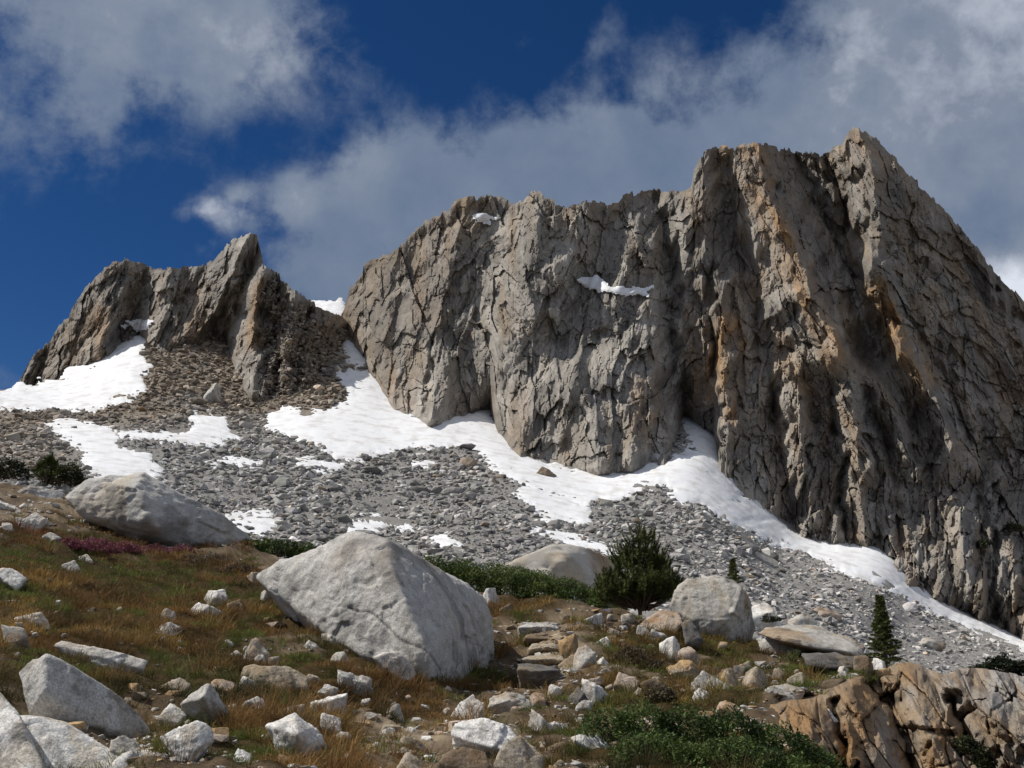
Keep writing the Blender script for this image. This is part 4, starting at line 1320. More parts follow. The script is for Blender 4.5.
    P = np.concatenate([(tp + d * 3.5 + [0, 0, -3.0])[None], (tp + d * .8 + [0, 0, -.35])[None], (tp + d * .2 + [0, 0, -.04])[None], P]); c = np.concatenate([c[:1]] * 3 + [c])
    o = mesh_np('rock_outcrop', P.reshape(-1, 3), grid_faces(nr + 3, len(xs)), M_STONE, c.reshape(-1, 3), False, None, (3.5, 11, -1.2))
    tag(o, 'cracked ochre and tan bedrock outcrop filling the bottom right corner', 'rock outcrop')


outcrop()

# ---- stones one can point at
ST = [
    (0, 33, 624, 642, 'k', 'tan rock at the left edge above the sharp wedge boulder', .3), (17, 51, 611, 623, 'w', 'flat pale stone in russet grass near the left edge', .1), (-4, 30, 567, 584, 'w', 'pale angular stone at the left edge below the gravel', .25),
    (152, 182, 622, 637, 'w', 'bright white stone alone in the middle of the russet slope', -.15), (187, 222, 602, 616, 'w', 'flat white stone just below the peaked white stone', .1), (202, 229, 589, 604, 'w', 'peaked white stone with a dark underside left of the huge boulder', -.1),
    (226, 251, 599, 614, 'b', 'dark brown rock touching the peaked white stone', .1), (110, 124, 606, 614, 'k', 'little tan stone above the bright white stone', 0), (95, 107, 591, 599, 'k', 'little round stone high in the russet grass', 0), (159, 178, 608, 620, 'k', 'dull tan stone left of the flat white stone', 0),
    (160, 192, 679, 696, 'y', 'dull brown stone half sunk above the pyramid shaped rock', 0), (160, 189, 703, 718, 'w', 'low pale stone left of the pyramid shaped rock', .1), (107, 143, 737, 757, 'k', 'pinkish stone between the cracked ledge and knobbly white rock', .3),
    (229, 251, 749, 775, 'w', 'white stone at the bottom edge left of the angular block', .2), (273, 304, 754, 772, 'o', 'ochre lichen covered stone under the bright angular block', .1), (240, 263, 676, 692, 'w', 'pale lump at the left end of the log shaped rock', 0),
    (311, 347, 693, 710, 'w', 'white topped wedge stone right of the log shaped rock', -.1), (318, 339, 684, 693, 'w', 'thin flat stone right behind the white topped wedge', 0), (336, 371, 669, 690, 'g', 'blue grey oblong stone below the huge boulder', .4), (321, 361, 629, 650, 'k', 'tan elongated rock pressed to the left foot of the huge boulder', .35),
    (244, 274, 637, 658, 'k', 'slanting tan stone midway down the grass slope', .5), (240, 269, 696, 710, 'w', 'whitish stone in green grass below the log shaped rock', .2), (208, 238, 678, 692, 'p', 'pinkish brown stone behind the pyramid shaped rock', .1), (283, 306, 704, 716, 'y', 'small dull stone above the bright angular block', 0),
    (321, 343, 713, 730, 'w', 'white stone touching the right of the bright angular block', .2), (385, 405, 703, 715, 'k', 'tan stone at the left edge of the sandy path', 0), (478, 503, 588, 607, 'w', 'bright white stone at the right shoulder of the huge boulder', .15), (499, 519, 603, 614, 'b', 'brown stone right of the bright white shoulder stone', .2),
    (570, 604, 613, 624, 'w', 'flat pale stone right above the stone steps', -.05), (558, 579, 634, 653, 'o', 'ochre stone at the right end of the upper steps', -.5), (572, 598, 645, 672, 'k', 'tan rounded block right of the lower steps', .4), (594, 612, 656, 668, 'w', 'small white block right of the tan rounded block', .2),
    (595, 614, 636, 646, 'w', 'small pale flat stone up the slope right of the steps', .1), (581, 612, 678, 699, 'w', 'grey white slanted stone below the stone steps', .4), (566, 591, 687, 702, 'd', 'dark stone left of the grey white slanted stone', 0), (486, 539, 692, 710, 'k', 'broad flat pale stone across the path foot', .08),
    (527, 560, 710, 730, 'g', 'grey slanted stone below the broad flat path stone', .4), (528, 546, 693, 708, 'p', 'pinkish stone at the right end of the broad path stone', .1), (510, 531, 706, 715, 'p', 'little pink stone under the broad path stone', 0), (544, 581, 742, 754, 'b', 'brown flat stone left of the white slab by the bottom willow', .05),
    (645, 671, 629, 643, 'w', 'white stone under the pinkish wedge slab', .2), (659, 681, 636, 659, 'w', 'larger white stone below the wedge slab', .4), (676, 704, 646, 664, 'p', 'flat pinkish slab right of the two white stones', .2), (667, 706, 660, 678, 'o', 'ochre slab set in the bank below the tan boulder', .15),
    (691, 729, 671, 694, 'g', 'grey block in the bank below the ochre slab', .1), (720, 745, 668, 692, 'o', 'ochre cracked block left in the low rock band', .1), (742, 768, 666, 690, 'y', 'tan cracked block right in the low rock band', 0), (611, 640, 672, 688, 'p', 'pink white stone above the yellow grass patch', .1),
    (640, 672, 679, 692, 'b', 'brown stone beside the twiggy shrub on the right slope', .1), (715, 740, 700, 716, 'p', 'pink tan stone at the upper edge of the bottom willow', .2), (634, 651, 625, 640, 'k', 'small tan block at the left tip of the wedge slab', .3), (604, 625, 628, 638, 'k', 'flat tan stone left of the wedge slab', .05),
    (870, 891, 658, 676, 'w', 'white slanted stone at the foot of the small fir', .6), (852, 874, 655, 674, 'b', 'brown rock between the long slab and the fir', .1), (843, 857, 694, 704, 'p', 'little square pink stone on the tall orange slab', 0), (911, 938, 714, 729, 'p', 'pink stone lying on the tan domed slab', .1),
    (816, 836, 709, 719, 'w', 'flat white stone on the ochre slab above the willow', .2), (1012, 1034, 719, 740, 'w', 'white stone at the right edge behind the pale ramp', .2), (872, 890, 668, 680, 'o', 'ochre stone at the top of the shaded cleft', .1), (835, 848, 671, 678, 'k', 'pale flat chip above the tall orange slab', 0),
    (7, 63, 485, 498, 'g', 'long low grey rock at left below the dark bushes', .03), (60, 73, 484, 493, 'g', 'round grey stone at the left end of the broad boulder', 0), (73, 118, 514, 528, 'w', 'white rock under the left end of the broad grey boulder', .1), (98, 122, 518, 532, 'b', 'rusty brown lump right of the white rock', .1),
    (103, 141, 530, 538, 'k', 'thin pale stone below the rusty brown lump', .05), (163, 194, 533, 546, 'w', 'bright white rock under the front of the broad grey boulder', -.35), (41, 61, 532, 543, 'k', 'pale round stone left of the pink heather', 0), (14, 54, 512, 527, 'w', 'white slanted slab on the gravel near the left edge', -.3),
    (0, 16, 522, 534, 'g', 'dark grey stone at the left edge below the gravel', 0), (73, 97, 554, 565, 'k', 'pale stone below the pink heather', .2), (63, 84, 560, 571, 'k', 'dull pale stone beside the stone below the heather', .15), (214, 226, 535, 543, 'w', 'small white stone at the right foot of the broad boulder', 0),
    (-10, 25, 500, 511, 'w', 'flat pale slab on the gravel at the left edge', .1), (246, 262, 572, 582, 'y', 'flat brown stone at the left tip of the huge boulder', .1), (258, 276, 590, 602, 'k', 'tan stone below the left tip of the huge boulder', .2), (280, 300, 608, 628, 'd', 'dark stone under the left edge of the huge boulder', .4),
    (330, 350, 652, 662, 'k', 'small tan stone below the elongated tan rock', .2), (300, 318, 640, 652, 'w', 'small white stone in the turf left of the elongated rock', .1), (397, 430, 735, 750, 'y', 'sandy flat rock in the path at the bottom', .1), (392, 425, 752, 775, 'y', 'tan slab at the bottom edge of the sandy path', .2),
    (610, 640, 748, 762, 'y', 'brown flat rock under the left edge of the bottom willow', .1), (546, 562, 684, 694, 'w', 'small white stone under the lowest step', 0), (600, 617, 668, 677, 'k', 'tan stone right of the small white block', .2), (690, 712, 688, 700, 'w', 'small pale stone above the bottom willow', 0),
    (770, 785, 668, 680, 'o', 'orange block under the mossy turf band', 0), (785, 812, 672, 688, 'y', 'weathered tan block left of the tall orange slab', .1), (620, 636, 655, 664, 'w', 'white chip beside the twiggy shrub', .1), (575, 592, 700, 709, 'g', 'grey chip below the dark stone', 0)]
for i, (x0, x1, y0, y1, k, lab, roll) in enumerate(ST):
    stone(x0, x1, y0, y1, k, lab, 100 + i, roll, sub=5 if (x1 - x0) > 34 else 4)

# pale slabs out on the talus
for i, (x0, x1, y0, y1, k, lab, D) in enumerate([(742, 782, 602, 626, 'w', 'pale flat slab on the talus behind the tan boulder', 120), (784, 815, 613, 628, 'g', 'grey flat slab on the talus above the long flat slab', 120), (810, 842, 607, 617, 'p', 'pinkish long block on the talus left of the fir top', 190),
                                                 (536, 557, 467, 477, 'b', 'lone brown rock lying on the snowfield under the cliff', 300), (915, 945, 637, 648, 'k', 'tan flat block on the talus right of the fir', 190), (205, 222, 381, 402, 'g', 'upright grey block in brown scree below the leaning pinnacle', 365)]):
    Dd = float(D_TAL((x0 + x1) / 2, y1)) - 2
    stone(x0, x1, y0, y1, k, lab, 300 + i, 0.03, D=Dd, sub=4, bury=.5)

# ---- stone steps of the trail
for i, (x0, x1, y0, y1, lab, k) in enumerate([(521, 559, 623, 634, 'topmost stone step of the little stairway, grey topped', 'g'), (523, 561, 634, 643, 'second stone step from the top, dark brown riser', 'b'), (527, 559, 644, 652, 'middle stone step of the stairway with ochre edge', 'y'),
                                              (520, 567, 655, 664, 'wide thin stone step below the middle step', 'y'), (518, 560, 666, 686, 'lowest stone step, a thick dark grey block', 'd')]):
    Dd = float(D_NEAR((x0 + x1) / 2, y1))
    j = np.random.default_rng(60 + i).uniform(-2.2, 2.2, 14)
    hull_rock('stone_step', Dd, [(x0 + j[0], y1), (x0 - 1 + j[1], y0 + 4.5 + j[8] * .5), (x0 + 4 + j[2], y0 + j[9] * .5, .3), ((x0 + x1) / 2 + j[10] * 3, y0 + 4 + j[11] * .5, -.06), (x1 - 4 + j[3], y0 + .5 + j[12] * .5, .35), (x1 + j[4], y0 + 5 + j[13] * .5, .05), (x1 + j[5], y1, .05)], lab, k, .8, 5, 14, 60 + i, 'stone step', 'steps of the trail', 1.5, .9)

# ---- small stones strewn about
def strewn():
    r = np.random.default_rng(33)
    regions = [(0, 110, 492, 530, 40, 'small white stone in the gravel patch at upper left', 'wkg', (3, 9)), (0, 260, 545, 768, 36, 'small pale stone half sunk in the russet turf', 'kwwy', (4, 12)), (180, 430, 620, 768, 56, 'small stone in the grass below the huge boulder', 'wwky', (5, 15)),
               (560, 790, 618, 700, 70, 'small stone on the rocky slope right of the steps', 'wkpoybd', (5, 16)), (390, 600, 690, 768, 48, 'small stone on the sandy path at the bottom', 'wkpy', (5, 12)), (760, 850, 655, 700, 10, 'small stone in the turf below the long flat slab', 'kpw', (5, 11)), (495, 620, 600, 625, 8, 'small stone at the brow above the steps', 'kwb', (4, 9))]
    for (x0, x1, y0, y1, n, lab, ks, (a, b)) in regions:
        for i in range(n):
            for _ in range(20):
                x = r.uniform(x0, x1); y = r.uniform(y0, y1)
                if y > pl(x, NEAR_CREST) + 6:
                    break
            w = r.uniform(a, b) * r.choice([.8, 1, 1.25]); h = w * r.uniform(.32, .6)
            stone(x - w / 2, x + w / 2, y - h, y, ks[r.integers(len(ks))], lab, 400 + int(r.integers(9000)), r.normal(0, .2), sub=3, name='stone', cat='stone', group=lab.replace('small white stone', 'small white stones').replace('small pale stone', 'small pale stones').replace('small stone', 'small stones'))
    # pebbles nobody would count
    n = 30000
    px = r.uniform(-60, 1100, n); py = r.uniform(480, 800, n)
    ok = py > pl(px, NEAR_CREST) + 2
    px, py = px[ok], py[ok]
    P = near_point(px, py)
    g = grass_amount(px, py, P)
    keep = r.random(len(px)) < np.where(g > .5, 0.08, 0.95) * (0.35 + 0.65 * sstep(fbm(P[:, :2] / .8, 3, 81), -.3, .3)) * np.where(px > 380, 1, .6) * (1 - .8 * sstep(px, 820, 860) * sstep(py, 680, 700))
    px, py, P = px[keep], py[keep], P[keep]
    D = np.linalg.norm(P, axis=1)
    size = np.clip(0.022 * r.lognormal(0, .6, len(px)) * (D / 10) ** .6, .007, .11)
    V1, F1 = get_ico(1)
    VV = []; FF = []; CC = []
    cols = np.array([KIND[k][0] for k in 'wkgpyob'])
    for k in range(8):
        pr, F1 = hull_mesh(r, 14)
        ids = np.arange(k, len(px), 8)
        m = len(ids)
        yaw = r.uniform(0, 6.28, m)
        W = pr[None] * (size[ids][:, None] * np.stack([r.uniform(.9, 1.6, m), r.uniform(.8, 1.3, m), r.uniform(.45, .8, m)], -1))[:, None]
        c, s = np.cos(yaw)[:, None], np.sin(yaw)[:, None]
        W = np.stack([W[..., 0] * c - W[..., 1] * s, W[..., 0] * s + W[..., 1] * c, W[..., 2]], -1) + P[ids][:, None]
        base = sum(len(v) for v in VV)
        VV.append(W.reshape(-1, 3)); FF.append((F1[None] + (np.arange(m) * len(pr))[:, None, None] + base).reshape(-1, 3))
        cc = cols[r.integers(0, len(cols), m)] * r.lognormal(-.1, .2, m)[:, None]
        CC.append(np.repeat(cc, len(pr), 0))
    o = mesh_np('gravel', np.concatenate(VV), np.concatenate(FF), M_STONE, np.concatenate(CC), False)
    tag(o, None, None, None, 'stuff')


strewn()

# ------------------------------------------------------------------ plants


def blades(P, n_per, height, width, spread, cols, r, lean=0.5):
    """tufts of bent blades: P (m,3), height/width (m,), cols (m,3)"""
    m = len(P)
    k = n_per
    a = r.uniform(0, 6.283, (m, k)); rad = spread[:, None] * np.sqrt(r.random((m, k)))
    bx = P[:, 0:1] + rad * np.cos(a); by = P[:, 1:2] + rad * np.sin(a); bz = np.repeat(P[:, 2:3], k, 1) - 0.01
    h = height[:, None] * r.uniform(.55, 1.1, (m, k))
    la = a + r.normal(0, .6, (m, k)); ln = h * r.uniform(.1, lean * 1.6, (m, k))
    w = width[:, None] * r.uniform(.7, 1.3, (m, k))
    fa = r.uniform(0, 6.283, (m, k))
    wx, wy = np.cos(fa) * w / 2, np.sin(fa) * w / 2
    mx, my, mz = bx + ln * .35 * np.cos(la), by + ln * .35 * np.sin(la), bz + h * .6
    tx, ty, tz = bx + ln * np.cos(la), by + ln * np.sin(la), bz + h * (1 - .18 * (ln / h))
    V = np.stack([np.stack([bx - wx, by - wy, bz], -1), np.stack([bx + wx, by + wy, bz], -1), np.stack([mx + wx * .8, my + wy * .8, mz], -1), np.stack([mx - wx * .8, my - wy * .8, mz], -1), np.stack([tx, ty, tz], -1)], 2).reshape(-1, 3)
    b = np.arange(m * k) * 5
    quads = np.stack([b, b + 1, b + 2, b + 3], -1); tris = np.stack([b + 3, b + 2, b + 4], -1)
    c = np.repeat(cols, k, 0) * r.lognormal(0, .18, (m * k, 1))
    C = np.repeat(c, 5, 0)
    return V, quads, tris, C


def grass():
    r = np.random.default_rng(44)
    n = 70000
    px = r.uniform(-300, 1180, n); py = r.uniform(470, 812, n)
    ok = py > pl(px, NEAR_CREST) + 1
    px, py = px[ok], py[ok]
    P = near_point(px, py)
    D = np.linalg.norm(P, axis=1)
    g = grass_amount(px, py, P)
    keep = (r.random(len(px)) < g * np.clip(D / 26, .22, 1))
    px, py, P, D = px[keep], py[keep], P[keep], D[keep]
    # turf pressed up against the feet of the stones
    ex = []; ey = []
    for (x0, x1, y1) in STONES + [(260, 480, 676), (20, 150, 722), (70, 250, 543), (160, 215, 757), (266, 326, 757), (640, 750, 640), (240, 312, 688), (180, 228, 716)]:
        k = int(3 + (x1 - x0) * .35)
        tx = r.uniform(x0 - 3, x1 + 3, k); ty = y1 + r.uniform(-3, 4, k) - ((tx - (x0 + x1) / 2) / (x1 - x0 + 1e-3) * 2) ** 2 * 3
        ex.append(tx); ey.append(ty)
    ex = np.concatenate(ex); ey = np.concatenate(ey)
    ok = (spots(ex, ey, GRASS_SPOTS) > .22) & (r.random(len(ex)) < .8)
    ex, ey = ex[ok], ey[ok]
    px = np.concatenate([px, ex]); py = np.concatenate([py, ey]); eP = near_point(ex, ey)
    P = np.concatenate([P, eP]); D = np.concatenate([D, np.linalg.norm(eP, axis=1)])
    m = len(px)
    q = P[:, :2]
    russet = np.array([0.195, 0.112, 0.042]); green = np.array([0.105, 0.122, 0.030]); straw = np.array([0.30, 0.20, 0.066]); dark = np.array([0.070, 0.050, 0.022]); yel = np.array([0.19, 0.16, 0.04])
    a = fbm(q / 1.1, 3, 85) * 1.2; b = fbm(q / .4, 2, 86)
    gr = sstep(a + .6 * b + 0.35 * sstep(px, 480, 640) + .10, -0.05, 0.22)
    c = russet + (green - russet) * gr[:, None]
    s_ = sstep(fbm(q / .8, 3, 87) + .3 * b, .25, .6)
    c = c + (straw - c) * (s_ * .55 * (1 - gr))[:, None]
    d_ = sstep(fbm(q / .9, 3, 88), .1, .5)
    c = c + (dark - c) * (d_ * .75)[:, None]
    ye = np.clip(spots(px, py, [(640, 610, 34, 9, 1), (620, 693, 45, 14, .7), (715, 643, 60, 8, .7), (690, 700, 30, 12, .7), (600, 668, 16, 8, .6), (785, 760, 40, 12, .4)]), 0, 1)
    c = c + (yel - c) * (ye * .8)[:, None]
    pk = np.array([0.17, 0.06, 0.035])
    rd = spots(px, py, [(30, 530, 50, 10, .8), (170, 548, 70, 8, .6), (10, 505, 30, 8, .5)])
    c = c + (pk - c) * (np.clip(rd, 0, 1) * .6)[:, None]
    c = c * np.array([1.08, 1.08, 1.05]) * (1 + .42 * np.clip(fbm(q / .7, 2, 93), -1, 1))[:, None]
    h = 0.118 * r.lognormal(0, .40, m) * (1 - .35 * gr) * (0.55 + 0.9 * sstep(fbm(q / .45, 2, 89), -.4, .5))
    wdt = 0.0042 * (D / 8) ** .75
    V, Q, T, C = blades(P, 26, h, wdt, 0.045 + 0.004 * D, c, r, 1.1)
    o = mesh_np('grass', V, [Q, T], M_GRASS, C, False)
    tag(o, None, None, None, 'stuff')


grass()


def leaf_mesh(C, size, nrm_up, r, col):
    """diamond leaves at C (m,3)"""
    m = len(C)
    n = r.normal(size=(m, 3)); n[:, 2] += nrm_up; n /= np.linalg.norm(n, axis=1, keepdims=True)
    t = np.cross(n, r.normal(size=(m, 3))); t /= np.linalg.norm(t, axis=1, keepdims=True)
    b = np.cross(n, t)
    L = (size * r.uniform(.7, 1.3, m))[:, None]
    V = np.stack([C - t * L, C + b * L * .38 + n * L * .1, C + t * L, C - b * L * .38 + n * L * .1], 1).reshape(-1, 3)
    i = np.arange(m) * 4
    Q = np.stack([i, i + 1, i + 2, i + 3], -1)
    return V, Q, np.repeat(col, 4, 0)


def tubes(lines, r0, r1, sides=5):
    VV = []; FF = []; base = 0
    for pts, a, b in zip(lines, r0, r1):
        pts = np.asarray(pts, float); n = len(pts)
        tang = np.gradient(pts, axis=0); tang /= np.linalg.norm(tang, axis=1, keepdims=True) + 1e-9
        ref = np.array([0.31, 0.88, 0.36])
        x = np.cross(tang, ref); x /= np.linalg.norm(x, axis=1, keepdims=True) + 1e-9
        y = np.cross(tang, x)
        rad = np.linspace(a, b, n)[:, None, None]
        th = np.linspace(0, 2 * math.pi, sides, endpoint=False)
        V = pts[:, None] + rad * (np.cos(th)[None, :, None] * x[:, None] + np.sin(th)[None, :, None] * y[:, None])
        VV.append(V.reshape(-1, 3))
        i = np.arange(n * sides).reshape(n, sides) + base
        j = np.roll(i, -1, 1)
        FF.append(np.stack([i[:-1], j[:-1], j[1:], i[1:]], -1).reshape(-1, 4))
        base += n * sides
    return np.concatenate(VV), np.concatenate(FF)


def shrub(lumps, label, n, leaf, cols, seed, name='willow_shrub', cat='shrub', group=None, up=.6, stemc=(0.10, 0.075, 0.05), D=None, hollow=.55, base_py=None):
    """lumps: (px, py_base, rx_px, height_px, D or None): low mounds of leaves on many stems"""
    r = np.random.default_rng(seed)
    tot = sum(l[2] * l[3] for l in lumps)
    CC = []; KC = []; lines = []
    for (px, py, rx, hp, Dl) in lumps:
        Dd = float(D_NEAR(px, py)) if Dl is None else Dl
        g = at(px, py, Dd)
        W = rx * Dd / F; H = hp * Dd / F
        k = int(n * rx * hp / tot)
        u = r.normal(size=(k, 3)); u /= np.linalg.norm(u, axis=1, keepdims=True); u[:, 2] = np.abs(u[:, 2])
        rad = (hollow + (1 - hollow) * r.random(k) ** .6)
        bump = 1 + 0.30 * fbm(u * 2.4 + seed, 3, seed)
        p = u * (rad * bump)[:, None] * np.array([W, W * .8, H])
        clump = vnoise(p / (leaf * 7) + seed, seed + 3)
        kp = clump > -0.42
        p = p[kp] + g
        CC.append(p)
        tone = sstep(vnoise((p) / (leaf * 9) + 9, seed + 4), -.6, .6)
        a, b = np.array(cols[0]), np.array(cols[1])
        KC.append((a + (b - a) * tone[:, None]) * r.lognormal(0, .22, (len(p), 1)))
        for j in range(14):
            e = p[r.integers(len(p))]
            s0 = g + np.array([r.normal(0, W * .25), r.normal(0, W * .2), -0.03])
            mid = (s0 + e) / 2 + np.array([0, 0, .1 * H])
            lines.append([s0, mid, e])
    gs = [at(l[0], l[1], float(D_NEAR(l[0], l[1])) if l[4] is None else l[4]) for l in lumps]
    for a_, b_ in zip(gs[:-1], gs[1:]):      # creeping runners join the clumps
        lines.append([a_, (a_ + b_) / 2 + [0, 0, .04], b_])
    P = np.concatenate(CC); K = np.concatenate(KC)
    g0 = at(lumps[0][0], lumps[0][1], float(D_NEAR(lumps[0][0], lumps[0][1])) if lumps[0][4] is None else lumps[0][4])
    root = empty(name, tuple(g0), label, cat, group)
    V, Q, C = leaf_mesh(P, np.full(len(P), leaf), up, r, K)
    mesh_np('foliage', V, Q, M_LEAF, C, False, root, tuple(g0))
    V, Q = tubes(lines, [leaf * .28] * len(lines), [leaf * .1] * len(lines))
    mesh_np('stems', V, Q, M_BARK, np.repeat(np.array([stemc]), len(V), 0), True, root, tuple(g0))
    return root


GW = ((0.035, 0.055, 0.012), (0.075, 0.105, 0.025))
shrub([(440, 590, 26, 31, 27), (470, 594, 30, 32, 27.5), (505, 598, 34, 31, 28), (540, 602, 34, 29, 28), (575, 607, 30, 26, 28), (606, 610, 22, 20, 27), (455, 584, 30, 20, 29.5), (520, 590, 40, 22, 30)], 'long low green willow thicket between the huge boulder and the pine', 42000, .038, ((0.05, 0.078, 0.017), (0.11, 0.145, 0.034)), 501, group=None)
shrub([(252, 552, 18, 12, 29), (278, 556, 24, 16, 29), (302, 558, 16, 14, 29)], 'small green willow clump between the two big boulders', 6000, .045, GW, 502)
shrub([(610, 735, 34, 24, 9.3), (645, 742, 44, 36, 9.3), (690, 750, 46, 40, 9.3), (735, 752, 42, 40, 9.4), (780, 762, 44, 36, 9.3), (660, 775, 60, 40, 8.6), (740, 780, 70, 40, 8.6), (812, 775, 34, 30, None)], 'leafy green willow bush along the bottom edge', 26000, .022, ((0.03, 0.052, 0.012), (0.085, 0.125, 0.03)), 503)
shrub([(10, 478, 18, 20, 36), (-14, 480, 16, 20, 36)], 'dark bush at the far left edge of the slope', 2500, .06, ((0.02, 0.024, 0.010), (0.045, 0.045, 0.015)), 504, 'juniper_bush', 'bush', None)
shrub([(62, 484, 24, 20, 35)], 'rounded olive dark bush beside the broad grey boulder', 3000, .055, ((0.025, 0.026, 0.008), (0.055, 0.05, 0.014)), 505, 'juniper_bush', 'bush', None)
shrub([(1005, 672, 26, 14, 24), (980, 674, 14, 8, 24), (1030, 676, 24, 14, 24)], 'dark low bush behind the grey bedrock at the right edge', 5000, .05, ((0.014, 0.022, 0.009), (0.03, 0.038, 0.014)), 506, 'juniper_bush', 'bush', None)
shrub([(634, 664, 20, 18, None), (655, 670, 12, 10, None)], 'brown twiggy dwarf shrub on the rocky slope below the pine', 2600, .03, ((0.05, 0.038, 0.022), (0.11, 0.085, 0.05)), 507, 'dwarf_shrub', 'shrub')
shrub([(660, 702, 18, 14, None)], 'brown twiggy dwarf shrub at the top of the bottom willow', 1500, .025, ((0.05, 0.038, 0.022), (0.10, 0.08, 0.04)), 508, 'dwarf_shrub', 'shrub')
shrub([(215, 566, 26, 11, None), (240, 574, 22, 10, None), (190, 562, 16, 7, None)], 'grey brown dwarf heath left of the huge boulder', 4500, .03, ((0.07, 0.05, 0.032), (0.13, 0.10, 0.07)), 509, 'dwarf_shrub', 'shrub')
shrub([(95, 553, 24, 13, None), (70, 549, 16, 10, None), (125, 553, 16, 10, None)], 'magenta flowering heather patch below the broad grey boulder', 6500, .028, ((0.14, 0.045, 0.055), (0.26, 0.085, 0.115)), 510, 'heather', 'heather', None, .8)
shrub([(155, 554, 18, 9, None), (182, 553, 14, 8, None)], 'dull pink heather patch right of the magenta heather', 3000, .028, ((0.12, 0.04, 0.05), (0.20, 0.07, 0.085)), 511, 'heather', 'heather', None, .8)
shrub([(768, 622, 7, 8, 60), (776, 621, 6, 5, 60)], 'tiny bush on the talus slab behind the tan boulder', 500, .07, ((0.025, 0.032, 0.012), (0.05, 0.055, 0.02)), 512, 'juniper_bush', 'bush')
shrub([(966, 752, 14, 14, 13.9), (984, 768, 12, 18, 13.7)], 'dark green tuft of leaves in the gap left of the pale ramp', 1800, .028, ((0.02, 0.026, 0.010), (0.05, 0.055, 0.018)), 513, 'dwarf_shrub', 'shrub')
for (px, py, rx, h, lab, sd_) in [(985, 548, 10, 9, 'dark bush on a ledge low on the right cliff', 514), (1014, 531, 13, 8, 'larger dark bush on the cliff at the right edge', 515)]:
    dd = float(cliff_depth(np.array([px]), np.array([py]))[0]) - 3
    shrub([(px, py, rx, h, dd)], lab, 700, .5, ((0.016, 0.022, 0.009), (0.035, 0.04, 0.015)), sd_, 'cliff_bush', 'bush', None)


def needles(line, n, length, r, width):
    """bottle-brush of needles along a shoot"""
    pts = np.asarray(line, float)
    seg = r.random(n) * (len(pts) - 1)
    i = np.minimum(seg.astype(int), len(pts) - 2); f = (seg - i)[:, None]
    p = pts[i] * (1 - f) + pts[i + 1] * f
    ax = pts[i + 1] - pts[i]; ax /= np.linalg.norm(ax, axis=1, keepdims=True) + 1e-9
    o = np.cross(ax, r.normal(size=(n, 3))); o /= np.linalg.norm(o, axis=1, keepdims=True) + 1e-9
    d = ax * r.uniform(.6, 1.6, (n, 1)) + o
    d /= np.linalg.norm(d, axis=1, keepdims=True)
    w = np.cross(d, ax); w /= np.linalg.norm(w, axis=1, keepdims=True) + 1e-9
    L = length * r.uniform(.7, 1.2, (n, 1))
    return np.stack([p - w * width, p + w * width, p + d * L], 1).reshape(-1, 3)


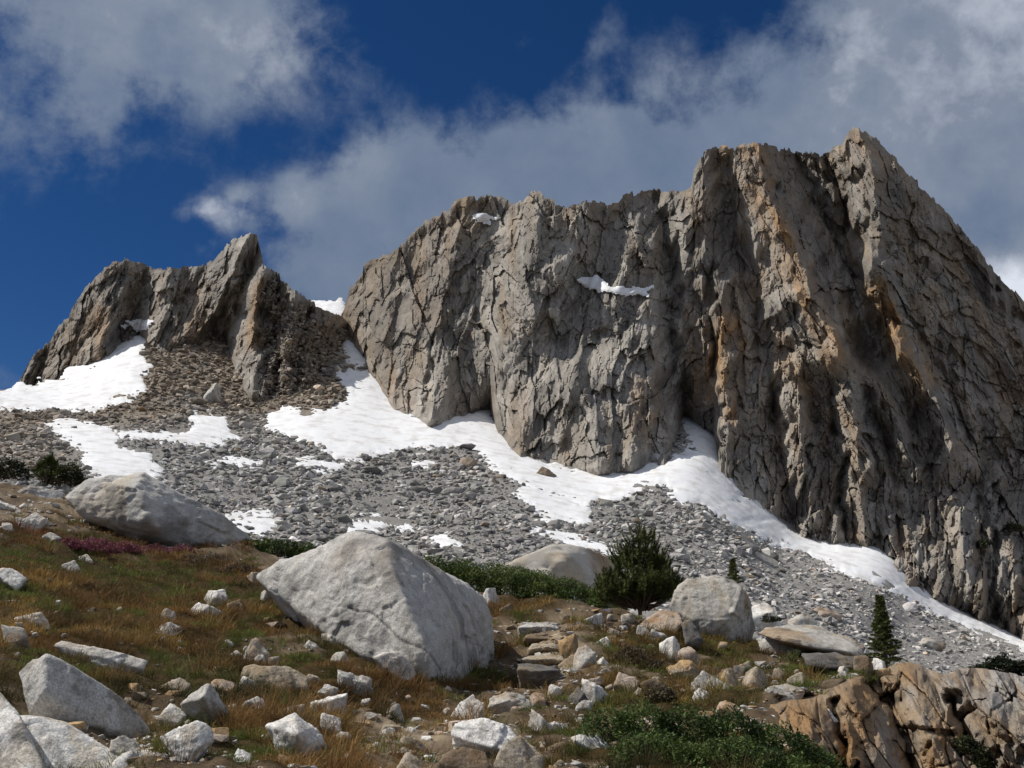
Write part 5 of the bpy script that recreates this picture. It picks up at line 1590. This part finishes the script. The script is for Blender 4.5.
def conifer(px, py, D, height_px, width_px, label, seed, name, cat, style, nb, nn, nl):
    r = np.random.default_rng(seed)
    g = at(px, py, D)
    H = height_px * D / F; W = width_px * D / F / 2
    root = empty(name, tuple(g), label, cat)
    nv = []; lines = []; r0 = []; r1 = []; nc = []
    dark, lite = np.array([0.036, 0.050, 0.016]), np.array([0.145, 0.160, 0.046])
    trunk = [g + np.array([0, 0, -0.1])] + [g + np.array([.03 * W * math.sin(3 * k), .03 * W * math.cos(2 * k), H * k / 6]) for k in range(1, 7)]
    tl = [trunk]; t0 = [H * .025]; t1 = [H * .004]
    for b in range(nb):
        if style == 'cone':
            z = H * (0.04 + 0.93 * (b / nb) ** .9)
            a = b * 2.4 + r.normal(0, .3)
            L = W * (1 - z / H) ** 1.25 * r.uniform(.55, 1.15) + .03 * H
            s0 = g + np.array([0, 0, z])
            dirn = np.array([math.cos(a), math.sin(a), r.uniform(-.15, .25)])
            pts = [s0, s0 + dirn * L * .5 + [0, 0, -.03 * H], s0 + dirn * L + [0, 0, .01 * H]]
            lines.append(pts)
            for s_ in (.35, .6, .8):
                q = s0 + dirn * L * s_
                sd2 = np.array([-dirn[1], dirn[0], 0]) * L * .35 * (1.1 - s_)
                lines.append([q, q + sd2 + dirn * L * .12]); lines.append([q, q - sd2 + dirn * L * .12])
        else:  # bushy pine: many upswept leaders of different height
            a = r.uniform(0, 6.283); rad = W * math.sqrt(r.random())
            ex, ey = rad * math.cos(a), rad * math.sin(a) * .8
            top = H * (1 - (rad / W) * .62) * r.choice([.45, .6, .75, .85, .93]) * r.uniform(.92, 1.05)
            if b == 0:
                ex, ey, top = W * .02, 0, H
            if b == 1:
                ex, ey, top = W * .42, 0, H * .80
            if b == 2:
                ex, ey, top = -W * .35, 0, H * .66
            LEAD = ((.05, 1.0), (.36, .80), (-.30, .77), (-.55, .62), (.62, .60), (.18, .92), (-.12, .87), (.85, .44), (-.82, .42), (.45, .68), (-.42, .70))
            if b < len(LEAD):
                ex, ey, top = W * LEAD[b][0], W * .1 * math.sin(b * 2.0), H * LEAD[b][1]
            s0 = g + np.array([ex * .25, ey * .25, r.uniform(0, .15) * H])
            m1 = g + np.array([ex * .92, ey * .92, top * .5])
            e = g + np.array([ex, ey, top])
            lines.append([m1 * .5 + s0 * .5, m1, (m1 + e) / 2, e])
            if b < len(LEAD):
                lines.append([(m1 + e) / 2, m1 * .25 + e * .75, e]); lines.append([(m1 + e) / 2, m1 * .25 + e * .75, e])
            tl.append([s0, (s0 + m1) / 2 + [0, 0, -.03], m1]); t0.append(H * .012); t1.append(H * .005)
            for k in range(16 if b < len(LEAD) else 5):
                f = r.uniform(.25, .9) if b >= len(LEAD) else r.uniform(.5, 1.15)
                q = m1 + (e - m1) * (f - .3) if f > .4 else s0 + (m1 - s0) * (f + .4)
                aa = r.uniform(0, 6.283); l2 = H * r.uniform(.07, .16)
                lines.append([q, q + np.array([math.cos(aa) * l2 * .7, math.sin(aa) * l2 * .7, l2 * .35]), q + np.array([math.cos(aa) * l2, math.sin(aa) * l2, l2])])
    per = max(8, nn // len(lines))
    for l in lines:
        v = needles(l, per, nl, r, nl * .045 + .0012 * D / 10)
        nv.append(v)
        t = r.random() * .7 + .3 * r.random(per)
        nc.append(np.repeat(dark + (lite - dark) * t[:, None], 3, 0))
    nv = np.concatenate(nv); nc = np.concatenate(nc)
    mesh_np('crown', nv, np.arange(len(nv)).reshape(-1, 3), M_NEEDLE, nc, False, root, tuple(g))
    V, Q = tubes(tl, t0, t1, 7)
    mesh_np('trunk', V, Q, M_BARK, np.repeat([[0.13, 0.10, 0.075]], len(V), 0), True, root, tuple(g))
    return root


conifer(640, 611, 26.0, 86, 84, 'dense bushy dark pine with upswept shoots left of the tan boulder', 601, 'pine_tree', 'pine', 'bush', 120, 110000, .095)
conifer(734, 584, 60.0, 26, 18, 'small dark conifer peeping over the tan boulder', 602, 'pine_tree', 'conifer', 'cone', 30, 5000, .16)
conifer(886, 668, 24.0, 73, 42, 'slender pointed dark fir at the right end of the long flat slab', 603, 'fir_tree', 'fir', 'cone', 120, 42000, .065)
conifer(46, 482, 34.5, 28, 30, 'scraggy dark little conifer among the bushes at upper left', 604, 'pine_tree', 'conifer', 'bush', 22, 8000, .10)
